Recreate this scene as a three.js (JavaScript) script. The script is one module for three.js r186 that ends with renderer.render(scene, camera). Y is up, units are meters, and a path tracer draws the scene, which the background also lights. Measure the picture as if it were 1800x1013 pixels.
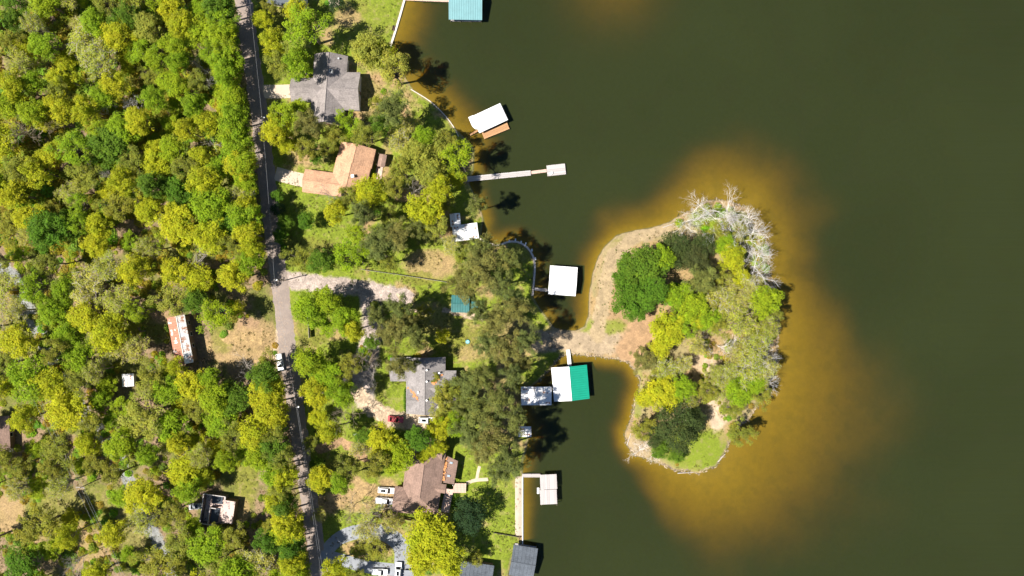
import * as THREE from 'three';
import { mergeGeometries } from 'three/addons/utils/BufferGeometryUtils.js';

// ---------------------------------------------------------------- camera, sky, sun, exposure
const S = 0.18, H = 220;                       // metres per photo pixel on the water plane, camera height
const scene = new THREE.Scene();
const camera = new THREE.PerspectiveCamera(45.03, 1024 / 576, 1, 9000);
camera.position.set(0, H, 0); camera.up.set(0, 0, -1); camera.lookAt(0, 0, 0);
const renderer = new THREE.WebGLRenderer({ antialias: true });
renderer.setSize(1024, 576);
renderer.toneMapping = THREE.LinearToneMapping;
renderer.toneMappingExposure = 2.25;
renderer.shadowMap.enabled = true;
{ // clear spring sky: air only
  const w = 256, h = 128, d = new Float32Array(w * h * 4);
  for (let j = 0; j < h; j++) { const e = Math.max(0, (j + .5) / h * 2 - 1), t = Math.pow(1 - e, 3);
    for (let i = 0; i < w; i++) { const k = (j * w + i) * 4, s = .34;
      d[k] = s * (.11 + .34 * t); d[k + 1] = s * (.22 + .36 * t); d[k + 2] = s * (.5 + .22 * t); d[k + 3] = 1; } }
  const sky = new THREE.DataTexture(d, w, h, THREE.RGBAFormat, THREE.FloatType);
  sky.mapping = THREE.EquirectangularReflectionMapping; sky.needsUpdate = true; sky.magFilter = THREE.LinearFilter;
  scene.background = sky; scene.environment = sky;
}
const EL = 57 * Math.PI / 180, AZ = 15 * Math.PI / 180;      // shadows fall to the right and a little up the picture
const sun = new THREE.DirectionalLight(new THREE.Color(1, .955, .88), 4.6);
sun.position.set(-Math.cos(EL) * Math.cos(AZ) * 300, Math.sin(EL) * 300, Math.cos(EL) * Math.sin(AZ) * 300);
sun.castShadow = true; sun.shadow.mapSize.set(4096, 4096);
Object.assign(sun.shadow.camera, { left: -220, right: 220, top: 160, bottom: -160, near: 1, far: 700 });
scene.add(sun); scene.add(sun.target);

// ---------------------------------------------------------------- helpers
let seed = 20240417;
const rnd = () => { seed |= 0; seed = seed + 0x6D2B79F5 | 0; let t = Math.imul(seed ^ seed >>> 15, 1 | seed); t = t + Math.imul(t ^ t >>> 7, 61 | t) ^ t; return ((t ^ t >>> 14) >>> 0) / 4294967296; };
const rr = (a, b) => a + (b - a) * rnd();
const clamp = (x, a = 0, b = 1) => Math.max(a, Math.min(b, x));
const ss = (a, b, x) => { const t = clamp((x - a) / (b - a)); return t * t * (3 - 2 * t); };
const V = (x, y, z) => new THREE.Vector3(x, y, z);
const PERM = new Uint16Array(1024); for (let i = 0; i < 512; i++) PERM[i] = PERM[i + 512] = (i * 167 + (rnd() * 512 | 0)) & 511;
const LAT = new Float32Array(512); for (let i = 0; i < 512; i++) LAT[i] = rnd();
function vn(x, y) { const xi = Math.floor(x), yi = Math.floor(y); let u = x - xi, v = y - yi; u = u * u * (3 - 2 * u); v = v * v * (3 - 2 * v);
  const a = xi & 511, b = (xi + 1) & 511, c = yi & 511, e = (yi + 1) & 511, L = (p, q) => LAT[(PERM[p] + q * 37 + PERM[(q + p) & 511]) & 511];
  const p = L(a, c), q = L(b, c), r = L(a, e), s = L(b, e); return (p + (q - p) * u) * (1 - v) + (r + (s - r) * u) * v; }
const fbm = (x, y, o = 4) => { let s = 0, a = .5, n = 0; for (let i = 0; i < o; i++) { s += a * vn(x, y); n += a; a *= .5; x = x * 2.03 + 17.3; y = y * 2.03 + 5.1; } return s / n; };
const used = {};
function numbered(n) { if (!(n in used)) { used[n] = 0; return n; } used[n]++; return n + '_' + String(used[n]).padStart(3, '0'); }
function tag(o, label, category, group, kind) { if (label) o.userData.label = label; if (category) o.userData.category = category; if (group) o.userData.group = group; if (kind) o.userData.kind = kind; return o; }
function shade(o) { o.traverse((m) => { if (m.isMesh) { m.castShadow = true; m.receiveShadow = true; } }); return o; }
function thing(name, label, category, pos, turn = 0, group) { const g = new THREE.Group(); g.name = numbered(name); g.position.copy(pos); g.rotation.y = turn; tag(g, label, category, group); scene.add(g); return g; }
function part(name, geo, mat, parent) { const m = new THREE.Mesh(Array.isArray(geo) ? mergeGeometries(geo.map((q) => (q.index ? q.toNonIndexed() : q)).map(clean)) : geo, mat); m.name = name; m.castShadow = m.receiveShadow = true; parent.add(m); return m; }
function clean(g) { for (const k of Object.keys(g.attributes)) if (!['position', 'normal', 'uv'].includes(k)) g.deleteAttribute(k); if (!g.attributes.uv) g.setAttribute('uv', new THREE.BufferAttribute(new Float32Array(g.attributes.position.count * 2), 2)); return g; }
function box(w, h, d, x = 0, y = 0, z = 0, ry = 0) { const g = new THREE.BoxGeometry(w, h, d); const p = g.attributes.position, nn = g.attributes.normal, uv = g.attributes.uv;
  for (let i = 0; i < p.count; i++) { const ax = Math.abs(nn.getX(i)), ay = Math.abs(nn.getY(i)); uv.setXY(i, ax > .5 ? p.getZ(i) : p.getX(i), ay > .5 ? p.getZ(i) : p.getY(i)); }
  if (ry) g.rotateY(ry); g.translate(x, y, z); return g; }
function tube(a, b, r0, r1, n = 5, open = false) { const d = b.clone().sub(a), L = d.length(), g = new THREE.CylinderGeometry(r1, r0, L, n, 1, open); g.translate(0, L / 2, 0);
  g.applyQuaternion(new THREE.Quaternion().setFromUnitVectors(V(0, 1, 0), d.normalize())); g.translate(a.x, a.y, a.z); return g; }
const P = (px, py, h = 0) => V((px - 900) * S * (H - h) / H, h, (py - 506.5) * S * (H - h) / H);
// polygon slab: outline of 3-D points, given thickness straight down
function slab(pts, t) {
  const pos = [], uv = [], o = pts[0], e1 = pts[1].clone().sub(o).normalize(); let n = V(0, 0, 0);
  for (let i = 0; i < pts.length; i++) n.add(pts[i].clone().cross(pts[(i + 1) % pts.length])); n.normalize();
  if (n.y < 0) { pts = pts.slice().reverse(); n.negate(); }
  const e2 = n.clone().cross(e1), put = (q) => { pos.push(q.x, q.y, q.z); const d = q.clone().sub(o); uv.push(d.dot(e1), d.dot(e2)); }, dn = (q) => V(q.x, q.y - t, q.z);
  for (let i = 1; i < pts.length - 1; i++) { put(pts[0]); put(pts[i]); put(pts[i + 1]); put(dn(pts[0])); put(dn(pts[i + 1])); put(dn(pts[i])); }
  for (let i = 0; i < pts.length; i++) { const a = pts[i], b = pts[(i + 1) % pts.length]; put(a); put(dn(a)); put(b); put(b); put(dn(a)); put(dn(b)); }
  const g = new THREE.BufferGeometry(); g.setAttribute('position', new THREE.Float32BufferAttribute(pos, 3)); g.setAttribute('uv', new THREE.Float32BufferAttribute(uv, 2)); g.computeVertexNormals(); return g; }

// ---------------------------------------------------------------- textures and materials
function tex(n, fn, metres, srgb = true) { const d = new Uint8Array(n * n * 4);
  for (let j = 0; j < n; j++) for (let i = 0; i < n; i++) { const c = fn(i / n, j / n), k = (j * n + i) * 4; for (let q = 0; q < 3; q++) d[k + q] = clamp(srgb ? (c[q] <= .0031308 ? c[q] * 12.92 : 1.055 * Math.pow(c[q], 1 / 2.4) - .055) : c[q]) * 255; d[k + 3] = 255; }
  const t = new THREE.DataTexture(d, n, n); t.wrapS = t.wrapT = THREE.RepeatWrapping; t.magFilter = THREE.LinearFilter; t.minFilter = THREE.LinearMipmapLinearFilter; t.generateMipmaps = true; if (srgb) t.colorSpace = THREE.SRGBColorSpace; t.repeat.set(1 / metres, 1 / metres); t.needsUpdate = true; return t; }
const mul = (c, k) => [c[0] * k, c[1] * k, c[2] * k], mix = (a, b, t) => [a[0] + (b[0] - a[0]) * t, a[1] + (b[1] - a[1]) * t, a[2] + (b[2] - a[2]) * t];
function mat(c, rough = .85, extra = {}) { return new THREE.MeshStandardMaterial({ color: new THREE.Color().setRGB(...c), roughness: rough, side: THREE.DoubleSide, ...extra }); }
function texMat(fn, metres, rough = .9, n = 256, extra = {}) { return mat([1, 1, 1], rough, { map: tex(n, fn, metres), ...extra }); }
// wraps a noise so that the square repeats
const tile = (f) => (u, v) => { const a = ss(.75, 1, u), b = ss(.75, 1, v); return (f(u, v) * (1 - a) + f(u - 1, v) * a) * (1 - b) + (f(u, v - 1) * (1 - a) + f(u - 1, v - 1) * a) * b; };
const nA = tile((u, v) => fbm(u * 9 + 40, v * 9 + 40, 5)), nB = tile((u, v) => fbm(u * 40 + 90, v * 40 + 12, 3)), nC = tile((u, v) => fbm(u * 110 + 9, v * 110 + 70, 2));
const shingle = (c, moss) => texMat((u, v) => { const row = Math.floor(v * 60), tab = Math.floor(u * 30 + (row % 2) * .5); const k = .72 + .3 * LAT[(row * 31 + tab * 17) & 511] + .25 * (nC(u, v) - .5) + .5 * (nA(u, v) - .5); const e = (v * 60 % 1) < .14 ? .82 : 1; return mix(mul(c, k * e), moss || c, moss ? ss(.6, .8, nA(u, v)) * .35 : 0); }, 12, .95, 512);
const M = {
  roofGrey: shingle([.265, .23, .215]), roofTan: shingle([.52, .3, .18], [.36, .26, .12]), roofGrey2: shingle([.26, .235, .225]), roofBrown: shingle([.27, .175, .135]), roofSlate: shingle([.10, .115, .135]),
  wallCream: texMat((u, v) => mul([.62, .55, .44], .85 + .3 * nB(u, v)), 6), wallBrick: texMat((u, v) => mul([.3, .16, .11], .7 + .6 * nB(u, v)), 4), wallWood: texMat((u, v) => mul([.2, .13, .08], .6 + .8 * nB(u * .2, v)), 4),
  trim: mat([.75, .73, .7], .6), glass: new THREE.MeshPhysicalMaterial({ color: 0x0b0f12, roughness: .08, metalness: 0, side: THREE.DoubleSide }), door: mat([.24, .12, .07], .6),
  white: texMat((u, v) => mul([.8, .79, .77], .86 + .18 * nA(u, v)), 10, .55), whiteOld: texMat((u, v) => mix(mul([.78, .77, .75], .85 + .2 * nB(u, v)), [.3, .12, .06], ss(.56, .68, nA(u * 1, v)) * .9), 9, .6, 512),
  rustA: texMat((u, v) => mix(mix([.3, .105, .06], [.42, .2, .13], nB(u, v)), [.66, .62, .58], ss(.55, .66, nA(u, v))), 9, .8, 512), rustB: texMat((u, v) => mix([.72, .7, .67], mix([.36, .14, .07], [.5, .3, .2], nB(u, v)), ss(.5, .58, nA(u, v) * .8 + .2 * nB(u, v))), 9, .7, 512),
  teal: texMat((u, v) => mul([.11, .25, .265], .85 + .3 * nA(u, v)), 8, .5), green: texMat((u, v) => mul([.004, .26, .16], .88 + .24 * nA(u, v)), 8, .5), tealDark: texMat((u, v) => mul([.02, .12, .115], .7 + .6 * nA(u, v)), 8, .6),
  plank: texMat((u, v) => mul([.46, .42, .4], (.7 + .35 * LAT[Math.floor(v * 24) * 7 & 511]) * (.8 + .4 * nB(u * .3, v))), 4, .9), plankPink: texMat((u, v) => mul([.52, .36, .29], .75 + .5 * nB(u * .3, v)), 4), plankBrown: texMat((u, v) => mul([.42, .23, .11], (.75 + .3 * LAT[Math.floor(v * 24) * 7 & 511]) * (.8 + .4 * nB(u * .3, v))), 4),
  wood: mat([.16, .1, .06], .9), post: mat([.23, .18, .13], .9), concrete: texMat((u, v) => mul([.5, .4, .3], .8 + .25 * nA(u, v) + .2 * (nC(u, v) - .5)), 9, .9), wallStone: texMat((u, v) => mul([.6, .52, .44], .7 + .5 * nB(u, v)), 5),
  asphalt: texMat((u, v) => mix(mul([.25, .2, .17], .7 + .35 * nA(u, v) + .35 * (nC(u, v) - .4)), [.34, .24, .16], ss(.55, .75, nB(u, v)) * .5), 14, .95, 512), asphaltGrey: texMat((u, v) => mul([.24, .25, .27], .75 + .4 * nA(u, v) + .25 * (nC(u, v) - .5)), 12, .95, 512),
  straw: texMat((u, v) => mul([.52, .22, .08], .6 + .8 * nB(u, v)), 3), metal: mat([.45, .46, .47], .4, { metalness: .6 }), wire: mat([.25, .25, .25], .6), black: mat([.015, .015, .017], .8), tyre: mat([.02, .02, .02], .9), rim: mat([.5, .5, .52], .35, { metalness: .7 }),
  lampW: mat([.85, .85, .82], .2), lampR: mat([.4, .02, .02], .3), pWhite: new THREE.MeshPhysicalMaterial({ color: new THREE.Color().setRGB(.8, .8, .8), roughness: .35, clearcoat: .8, clearcoatRoughness: .1 }), pRed: new THREE.MeshPhysicalMaterial({ color: new THREE.Color().setRGB(.3, .008, .02), roughness: .35, clearcoat: .8 }), pGrey: new THREE.MeshPhysicalMaterial({ color: new THREE.Color().setRGB(.16, .18, .2), roughness: .4, clearcoat: .8 }), yellow: mat([.75, .5, .06], .4), tarp: mat([.03, .045, .065], .7), burnt: texMat((u, v) => mix([.05, .045, .045], [.42, .33, .28], ss(.45, .7, nB(u, v))), 5), debris: texMat((u, v) => mix([.5, .38, .33], [.08, .07, .08], ss(.5, .62, nA(u, v) * .6 + nB(u, v) * .4)), 7, .95, 512), skylight: mat([.3, .36, .4], .1),
};

// ---------------------------------------------------------------- terrain and lake
const SHORE = [[712, -900], [712, 0], [690, 70], [684, 84], [700, 118], [725, 158], [758, 180], [783, 205], [797, 225], [815, 242], [833, 262], [832, 300], [822, 318], [834, 345], [846, 375], [850, 388], [843, 419], [860, 427], [875, 431], [890, 426], [908, 425], [923, 432], [935, 446], [940, 466], [938, 500], [936, 522], [947, 540], [963, 562], [975, 578], [1010, 583], [1028, 575], [1035, 555], [1036, 520], [1042, 482], [1052, 452], [1064, 433], [1085, 414], [1110, 407], [1150, 400], [1175, 392], [1195, 380], [1222, 368], [1232, 359], [1250, 352], [1285, 355], [1312, 366], [1318, 385], [1330, 402], [1345, 420], [1355, 446], [1350, 472], [1362, 502], [1366, 532], [1370, 560], [1368, 592], [1365, 622], [1362, 652], [1352, 682], [1335, 707], [1318, 735], [1300, 750], [1283, 775], [1277, 792], [1258, 821], [1242, 825], [1228, 833], [1206, 827], [1190, 829], [1165, 817], [1140, 808], [1115, 800], [1101, 781], [1099, 760], [1110, 736], [1114, 711], [1123, 690], [1125, 670], [1115, 650], [1105, 638], [1085, 632], [1060, 628], [1030, 625], [1005, 622], [986, 626], [975, 641], [960, 656], [945, 671], [926, 686], [918, 700], [918, 722], [922, 745], [930, 760], [925, 790], [917, 815], [918, 836], [918, 945], [917, 960], [905, 968], [895, 1000], [890, 1040], [885, 1900], [-3000, 1900], [-3000, -900]];
const GX0 = -400, GY0 = -300, GST = 4, GW = 560, GH = 400, SDF = new Float32Array(GW * GH);
for (let j = 0; j < GH; j++) for (let i = 0; i < GW; i++) { const x = GX0 + i * GST, y = GY0 + j * GST; let best = 1e9, inside = false;
  for (let k = 0, m = SHORE.length, l = m - 1; k < m; l = k++) { const [ax, ay] = SHORE[k], [bx, by] = SHORE[l]; if ((ay > y) !== (by > y) && x < (bx - ax) * (y - ay) / (by - ay) + ax) inside = !inside;
    const dx = bx - ax, dy = by - ay, t = clamp(((x - ax) * dx + (y - ay) * dy) / (dx * dx + dy * dy)), ex = ax + dx * t - x, ey = ay + dy * t - y, d = ex * ex + ey * ey; if (d < best) best = d; }
  SDF[j * GW + i] = (inside ? 1 : -1) * Math.sqrt(best); }
function sdf(px, py) { const u = clamp((px - GX0) / GST, 0, GW - 1.001), v = clamp((py - GY0) / GST, 0, GH - 1.001), i = u | 0, j = v | 0, a = u - i, b = v - j, k = j * GW + i; return (SDF[k] * (1 - a) + SDF[k + 1] * a) * (1 - b) + (SDF[k + GW] * (1 - a) + SDF[k + GW + 1] * a) * b; }
function heightPx(px, py) { const d = sdf(px, py);
  if (d > 0) { const isl = ss(955, 985, px); return .05 + .5 * (1 - Math.exp(-d / 9)) + (1 - isl) * 1.9 * ss(20, 330, d) + .22 * (fbm(px / 60, py / 60, 3) - .5) * ss(4, 40, d) + isl * .35 * ss(5, 70, d); }
  const w = -d; let L = 26 + 26 * ss(290, 220, py);
  const isl = ss(1000, 1060, px), e = ss(1120, 1330, px); L = L * (1 - isl) + isl * (20 + e * (54 + 112 * ss(420, 780, py) + 8 * ss(820, 980, py)) + (1 - e) * 70 * ss(800, 880, py) * ss(1080, 1200, px) + 26 * ss(420, 360, py));
  L *= (.8 + .4 * fbm(px / 70 + 3, py / 70, 4)) * (1 - .2 * ss(830, 990, py) * ss(1560, 1380, px)); const t = w / L; let dep = .06 + 1.0 * t + .75 * t * t * t;
  const r = Math.hypot((px - 1085) / 1.15, py + 25); dep = Math.min(dep, 1.5 + Math.pow(r / 80, 2) * 1.7); dep = Math.min(dep, 9);
  return -dep * (.93 + .14 * fbm(px / 25, py / 25, 3)); }
const gh = (x, z) => heightPx(x / S + 900, z / S + 506.5);
function G(px, py, up = 0) { let h = 0; for (let i = 0; i < 3; i++) { const w = P(px, py, h); h = gh(w.x, w.z); } return P(px, py, Math.max(h, 0) + up).setY(Math.max(h, 0) + up); }
// --- ground colours: what the soil, grass, sand and litter are
const TX0 = -100, TY0 = -80, TW = 1800, TH = 1190, NW = 2048, NH = 1354;
const C = { grass: [.15, .15, .016], lush: [.145, .185, .008], dry: [.29, .195, .085], litter: [.2, .135, .075], under: [.12, .125, .018], sand: [.29, .215, .12], gravel: [.33, .265, .225], pale: [.4, .3, .2], grey: [.22, .22, .21], bed: [.36, .205, .008], weed: [.22, .13, .007], red: [.3, .185, .095] };
const LINES = [ // gravel, dirt tracks: points, half width, colour
  [[[500, 492], [545, 497], [600, 503], [660, 512], [712, 522]], 15, C.gravel], [[[648, 512], [655, 560], [648, 610], [636, 660], [640, 700]], 19, C.gravel], [[[560, 690], [600, 672], [640, 640]], 5, C.gravel],
  [[[630, 690], [655, 718], [690, 738], [760, 744]], 15, C.pale], [[[640, 700], [668, 724]], 11, C.pale], [[[548, 885], [590, 880], [640, 862], [690, 868]], 12, C.dry], [[[600, 830], [650, 862]], 9, C.dry], [[[560, 790], [600, 775], [640, 806]], 8, C.red],
  [[[490, 605], [440, 600], [400, 592]], 12, C.dry], [[[500, 560], [492, 600], [488, 640]], 10, C.pale],
  [[[-60, 420], [22, 485], [55, 560], [120, 690], [205, 800], [245, 890], [300, 1000], [330, 1090]], 12, C.grey], [[[950, 600], [1000, 600], [1060, 606], [1125, 604]], 19, [.3, .225, .14]],
  [[[1050, 590], [1062, 520], [1075, 455], [1110, 420], [1170, 400]], 13, C.sand], [[[1130, 585], [1110, 620]], 30, C.red], [[[1245, 640], [1255, 700], [1262, 745]], 12, C.pale], [[[730, 323], [780, 322], [822, 316]], 5, C.sand], [[[780, 545], [850, 560]], 5, C.pale], [[[700, 520], [712, 545], [760, 548]], 3, C.pale]];
const SPOTS = [[1064, 500, 9, 50, C.grass, .7], [1092, 565, 22, 12, C.grass, .6], [1105, 425, 30, 7, C.grass, .5], [1080, 600, 40, 6, C.grass, .5], [90, 900, 60, 50, C.grass, .8], [150, 960, 60, 40, C.dry, .7], [200, 890, 50, 40, C.grass, .7], [60, 960, 40, 30, C.dry, .6], [240, 960, 40, 40, C.grass, .7],  // x, y, rx, ry, colour, strength
  [760, 465, 50, 26, C.dry, .85], [735, 490, 30, 12, C.grass, .8], [640, 40, 45, 40, C.grass, .6], [520, 35, 40, 35, C.grass, .9], [610, 30, 25, 16, C.dry, .8], [670, 20, 28, 30, C.lush, .6], [688, 700, 26, 36, C.lush, 1], [865, 870, 48, 60, C.lush, .9], [840, 860, 20, 14, C.lush, 1], [895, 965, 24, 30, C.lush, .8],
  [560, 385, 70, 55, C.lush, .9], [540, 440, 70, 22, C.grass, .8], [590, 580, 30, 18, C.dry, .8], [545, 575, 30, 40, C.grass, .9], [440, 585, 50, 26, C.red, .7], [430, 612, 70, 34, C.dry, .9], [390, 580, 20, 40, C.grass, .7], [430, 840, 24, 60, C.grass, .9], [420, 900, 18, 30, C.dry, .7], [15, 900, 28, 40, C.dry, .9], [285, 540, 20, 30, C.red, .7], [600, 820, 60, 30, C.grass, .9], [590, 790, 40, 18, C.lush, .5], [600, 930, 45, 26, C.lush, .9], [690, 945, 26, 20, C.dry, .7], [655, 965, 42, 20, C.dry, .5], [580, 710, 50, 50, C.lush, .8], [660, 690, 16, 20, C.grass, .7], [820, 600, 50, 28, C.grass, .8], [830, 620, 30, 15, C.dry, .6], [910, 445, 26, 20, C.grass, 1], [650, 165, 30, 40, C.red, .6], [540, 272, 40, 22, C.dry, .5], [760, 560, 40, 30, C.dry, .4], [780, 240, 18, 26, C.grass, .6], [760, 350, 30, 20, C.dry, .6], [880, 720, 40, 60, C.red, .7], [900, 600, 40, 50, C.red, .6],
  [1075, 540, 28, 60, C.red, .8], [1062, 575, 40, 14, C.lush, .8], [1130, 560, 30, 20, C.red, .8], [1240, 385, 26, 22, C.lush, 1], [1290, 400, 34, 30, C.lush, .7], [1225, 788, 58, 44, C.lush, 1], [1262, 735, 16, 24, C.pale, .7], [1120, 790, 24, 22, C.sand, .9], [1120, 690, 10, 50, C.lush, .5], [1240, 635, 26, 26, C.pale, .6], [1330, 440, 26, 40, C.grass, .7], [1290, 480, 20, 20, C.dry, .7], [1060, 470, 12, 50, C.sand, .4], [1230, 730, 30, 30, C.dry, .5]];
{ const GG = new Float32Array(GW * GH); for (let j = 0; j < GH; j++) for (let i = 0; i < GW; i++) GG[j * GW + i] = heightPx(GX0 + i * GST, GY0 + j * GST); var HG = GG; }
function groundTexture() {
  const d = new Uint8Array(NW * NH * 4), enc = (c) => (c <= .0031308 ? c * 12.92 : 1.055 * Math.pow(c, 1 / 2.4) - .055) * 255;
  const lb = LINES.map(([p, w]) => [Math.min(...p.map((q) => q[0])) - w * 2, Math.max(...p.map((q) => q[0])) + w * 2, Math.min(...p.map((q) => q[1])) - w * 2, Math.max(...p.map((q) => q[1])) + w * 2]);
  for (let j = 0; j < NH; j++) for (let i = 0; i < NW; i++) {
    const x0 = TX0 + (i + .5) / NW * TW, y0 = TY0 + (j + .5) / NH * TH, sd = sdf(x0, y0); let c;
    const n1 = fbm(x0 / 34, y0 / 34, 4), n2 = fbm(x0 / 7 + 50, y0 / 7, 3), n3 = vn(x0 * .9, y0 * .9);
    if (sd < -1.5) { c = mix(C.bed, C.weed, ss(.5, .72, fbm(x0 / 18 + 9, y0 / 18, 4)) * .3); c = mul(c, .82 + .22 * n2 + .14 * n3); }
    else { const hI = clamp((x0 - GX0) / GST, 0, GW - 1) | 0, hJ = clamp((y0 - GY0) / GST, 0, GH - 1) | 0, h = Math.max(0, HG[hJ * GW + hI]), f = H / (H - h), x = 900 + (x0 - 900) * f, y = 506.5 + (y0 - 506.5) * f;
      const wx = x + (n2 - .5) * 9, wy = y + (fbm(x0 / 7, y0 / 7 + 80, 3) - .5) * 9, west = ss(10, -10, wx - (425 + (y / 1013) * 135)), isl = ss(985, 1010, x);
      c = mix(mix(C.lush, C.dry, ss(.5, .72, n1)), mix(C.litter, C.under, ss(.4, .6, n1)), west);
      c = mix(c, mix(mix(C.sand, C.grass, .35), C.dry, ss(.4, .6, n1)), isl);
      for (const [sx, sy, rx, ry, col, k] of SPOTS) { const q = ((wx - sx) / rx) ** 2 + ((wy - sy) / ry) ** 2; if (q < 1.5) c = mix(c, col, k * ss(1.4, .5, q + (n1 - .5))); }
      c = mix(c, C.litter, ss(.55, .75, n2) * .35);
      for (let l = 0; l < LINES.length; l++) { const b = lb[l]; if (wx < b[0] || wx > b[1] || wy < b[2] || wy > b[3]) continue; const [p, w, col] = LINES[l]; let best = 1e9;
        for (let k = 0; k < p.length - 1; k++) { const dx = p[k + 1][0] - p[k][0], dy = p[k + 1][1] - p[k][1], t = clamp(((wx - p[k][0]) * dx + (wy - p[k][1]) * dy) / (dx * dx + dy * dy)); best = Math.min(best, Math.hypot(p[k][0] + dx * t - wx, p[k][1] + dy * t - wy)); }
        c = mix(c, mul(col, .8 + .4 * n2), ss(w * 1.2, w * .75, best)); }
      if (sd < 5) c = mix(c, mul(C.sand, .8), ss(5, 0, sd + (n2 - .5) * 5) * .7);
      const gr = .42 + .5 * n2 + .62 * vn(x0 * .55 + 7, y0 * .55) * n3 + .35 * n3; c = mul(c, isl > .5 ? .5 + .5 * gr : gr); }
    const k = (j * NW + i) * 4; d[k] = clamp(enc(c[0]), 0, 255); d[k + 1] = clamp(enc(c[1]), 0, 255); d[k + 2] = clamp(enc(c[2]), 0, 255); d[k + 3] = 255; }
  const t = new THREE.DataTexture(d, NW, NH); t.colorSpace = THREE.SRGBColorSpace; t.magFilter = THREE.LinearFilter; t.minFilter = THREE.LinearMipmapLinearFilter; t.generateMipmaps = true; t.needsUpdate = true; return t; }
{ // one sheet: fine where the photograph looks, stretching out to the horizon
  const ax = [], az = []; const far = [3000, 1600, 900, 600, 420, 320, 260]; for (const f of far) ax.push(-f); for (let x = -215; x <= 130; x += 1) ax.push(x); for (let x = 136; x < 260; x += 8) ax.push(x); for (const f of far.slice().reverse()) ax.push(f);
  for (const f of far.slice(0, 5)) az.push(-f); for (let z = -150; z < -106; z += 4) az.push(z); for (let z = -106; z <= 110; z += 1) az.push(z); for (let z = 114; z < 200; z += 8) az.push(z); for (const f of far.slice(0, 5).reverse()) az.push(f);
  const pos = [], uv = [], idx = []; for (const z of az) for (const x of ax) { pos.push(x, gh(x, z), z); uv.push((x / S + 900 - TX0) / TW, (z / S + 506.5 - TY0) / TH); }
  const n = ax.length; for (let j = 0; j < az.length - 1; j++) for (let i = 0; i < n - 1; i++) { const a = j * n + i; idx.push(a, a + n, a + 1, a + 1, a + n, a + n + 1); }
  const g = new THREE.BufferGeometry(); g.setAttribute('position', new THREE.Float32BufferAttribute(pos, 3)); g.setAttribute('uv', new THREE.Float32BufferAttribute(uv, 2)); g.setIndex(idx); g.computeVertexNormals();
  const m = new THREE.Mesh(g, mat([1, 1, 1], .95, { map: groundTexture() })); m.name = 'ground'; m.receiveShadow = true; tag(m, 'wooded shore, yards, island and sandy lake bed', null, null, 'structure'); scene.add(m);
}
{ // turbid lake water: a body that absorbs light with depth, its suspended silt showing at the surface
  const ripple = tex(256, (u, v) => { const k = nA(u, v) * .6 + nB(u, v) * .4; return [k, k, k]; }, 30, false);
  const silt = tex(512, (u, v) => mul([.0535, .067, .0225], .86 + .28 * nA(u, v)), 330); const wm = new THREE.MeshPhysicalMaterial({ color: new THREE.Color().setRGB(1, 1, 1), map: silt, roughness: .1, ior: 1.33, transparent: true, opacity: .38, thickness: 8, attenuationColor: new THREE.Color().setRGB(.56, .485, .012), attenuationDistance: 1.4, bumpMap: ripple, bumpScale: .02 });
  const g = new THREE.BoxGeometry(3200, 12, 3000); g.translate(1600 - 45, -6, 0); const p = g.attributes.position, nn = g.attributes.normal, uv = g.attributes.uv; for (let i = 0; i < p.count; i++) uv.setXY(i, p.getX(i), p.getZ(i));
  const m = new THREE.Mesh(g, wm); m.name = 'lake_water'; m.receiveShadow = true; tag(m, 'murky olive lake water, golden over the shallows', null, null, 'structure'); scene.add(m);
}
// ---------------------------------------------------------------- paved strips
function strip(pts, half, mat_, name, label, up = .05, n = 6, edge = 0) {
  const cv = new THREE.CatmullRomCurve3(pts.map(([x, y]) => V(x, 0, y)), false, 'centripetal'), len = cv.getLength(), k = Math.max(3, Math.ceil(len / 5)), pos = [], uv = [], idx = []; let dist = 0, last;
  for (let i = 0; i <= k; i++) { const c = cv.getPointAt(i / k), t = cv.getTangentAt(i / k), nx = -t.z, nz = t.x, hw = typeof half === 'function' ? half(i / k) : half;
    if (last) dist += c.distanceTo(last) * S; last = c;
    for (let j = 0; j <= n; j++) { const q = (j / n * 2 - 1) * (hw + (edge && (j === 0 || j === n) ? (rnd() - .5) * edge : 0)), w = G(c.x + nx * q, c.z + nz * q, up + (j === 0 || j === n ? -.09 : 0)); pos.push(w.x, w.y, w.z); uv.push(q * S, dist); } }
  for (let i = 0; i < k; i++) for (let j = 0; j < n; j++) { const a = i * (n + 1) + j; idx.push(a, a + 1, a + n + 1, a + 1, a + n + 2, a + n + 1); }
  const g = new THREE.BufferGeometry(); g.setAttribute('position', new THREE.Float32BufferAttribute(pos, 3)); g.setAttribute('uv', new THREE.Float32BufferAttribute(uv, 2)); g.setIndex(idx); g.computeVertexNormals();
  const nn = g.attributes.normal; if (nn.getY(Math.floor(nn.count / 2)) < 0) { const ix = g.index.array; for (let i = 0; i < ix.length; i += 3) { const t = ix[i]; ix[i] = ix[i + 1]; ix[i + 1] = t; } g.computeVertexNormals(); }
  const m = new THREE.Mesh(g, mat_); m.name = numbered(name); m.castShadow = m.receiveShadow = true; tag(m, label, null, null, 'structure'); scene.add(m); return m; }
strip([[418, -60], [427, 0], [441, 100], [455, 200], [467, 300], [478, 400], [489, 480], [499, 560], [506, 620], [517, 700], [531, 800], [545, 890], [555, 960], [563, 1020], [572, 1080]], 15.5, M.asphalt, 'road', 'narrow asphalt road running between the woods and houses', .08, 8, 3);
strip([[462, 161], [490, 161], [514, 160]], (t) => 14, M.concrete, 'driveway', 'tan concrete driveway of the top grey-roofed house');
strip([[484, 305], [510, 312], [536, 318]], (t) => 14, M.concrete, 'driveway', 'concrete driveway of the tan-roofed house');
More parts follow.
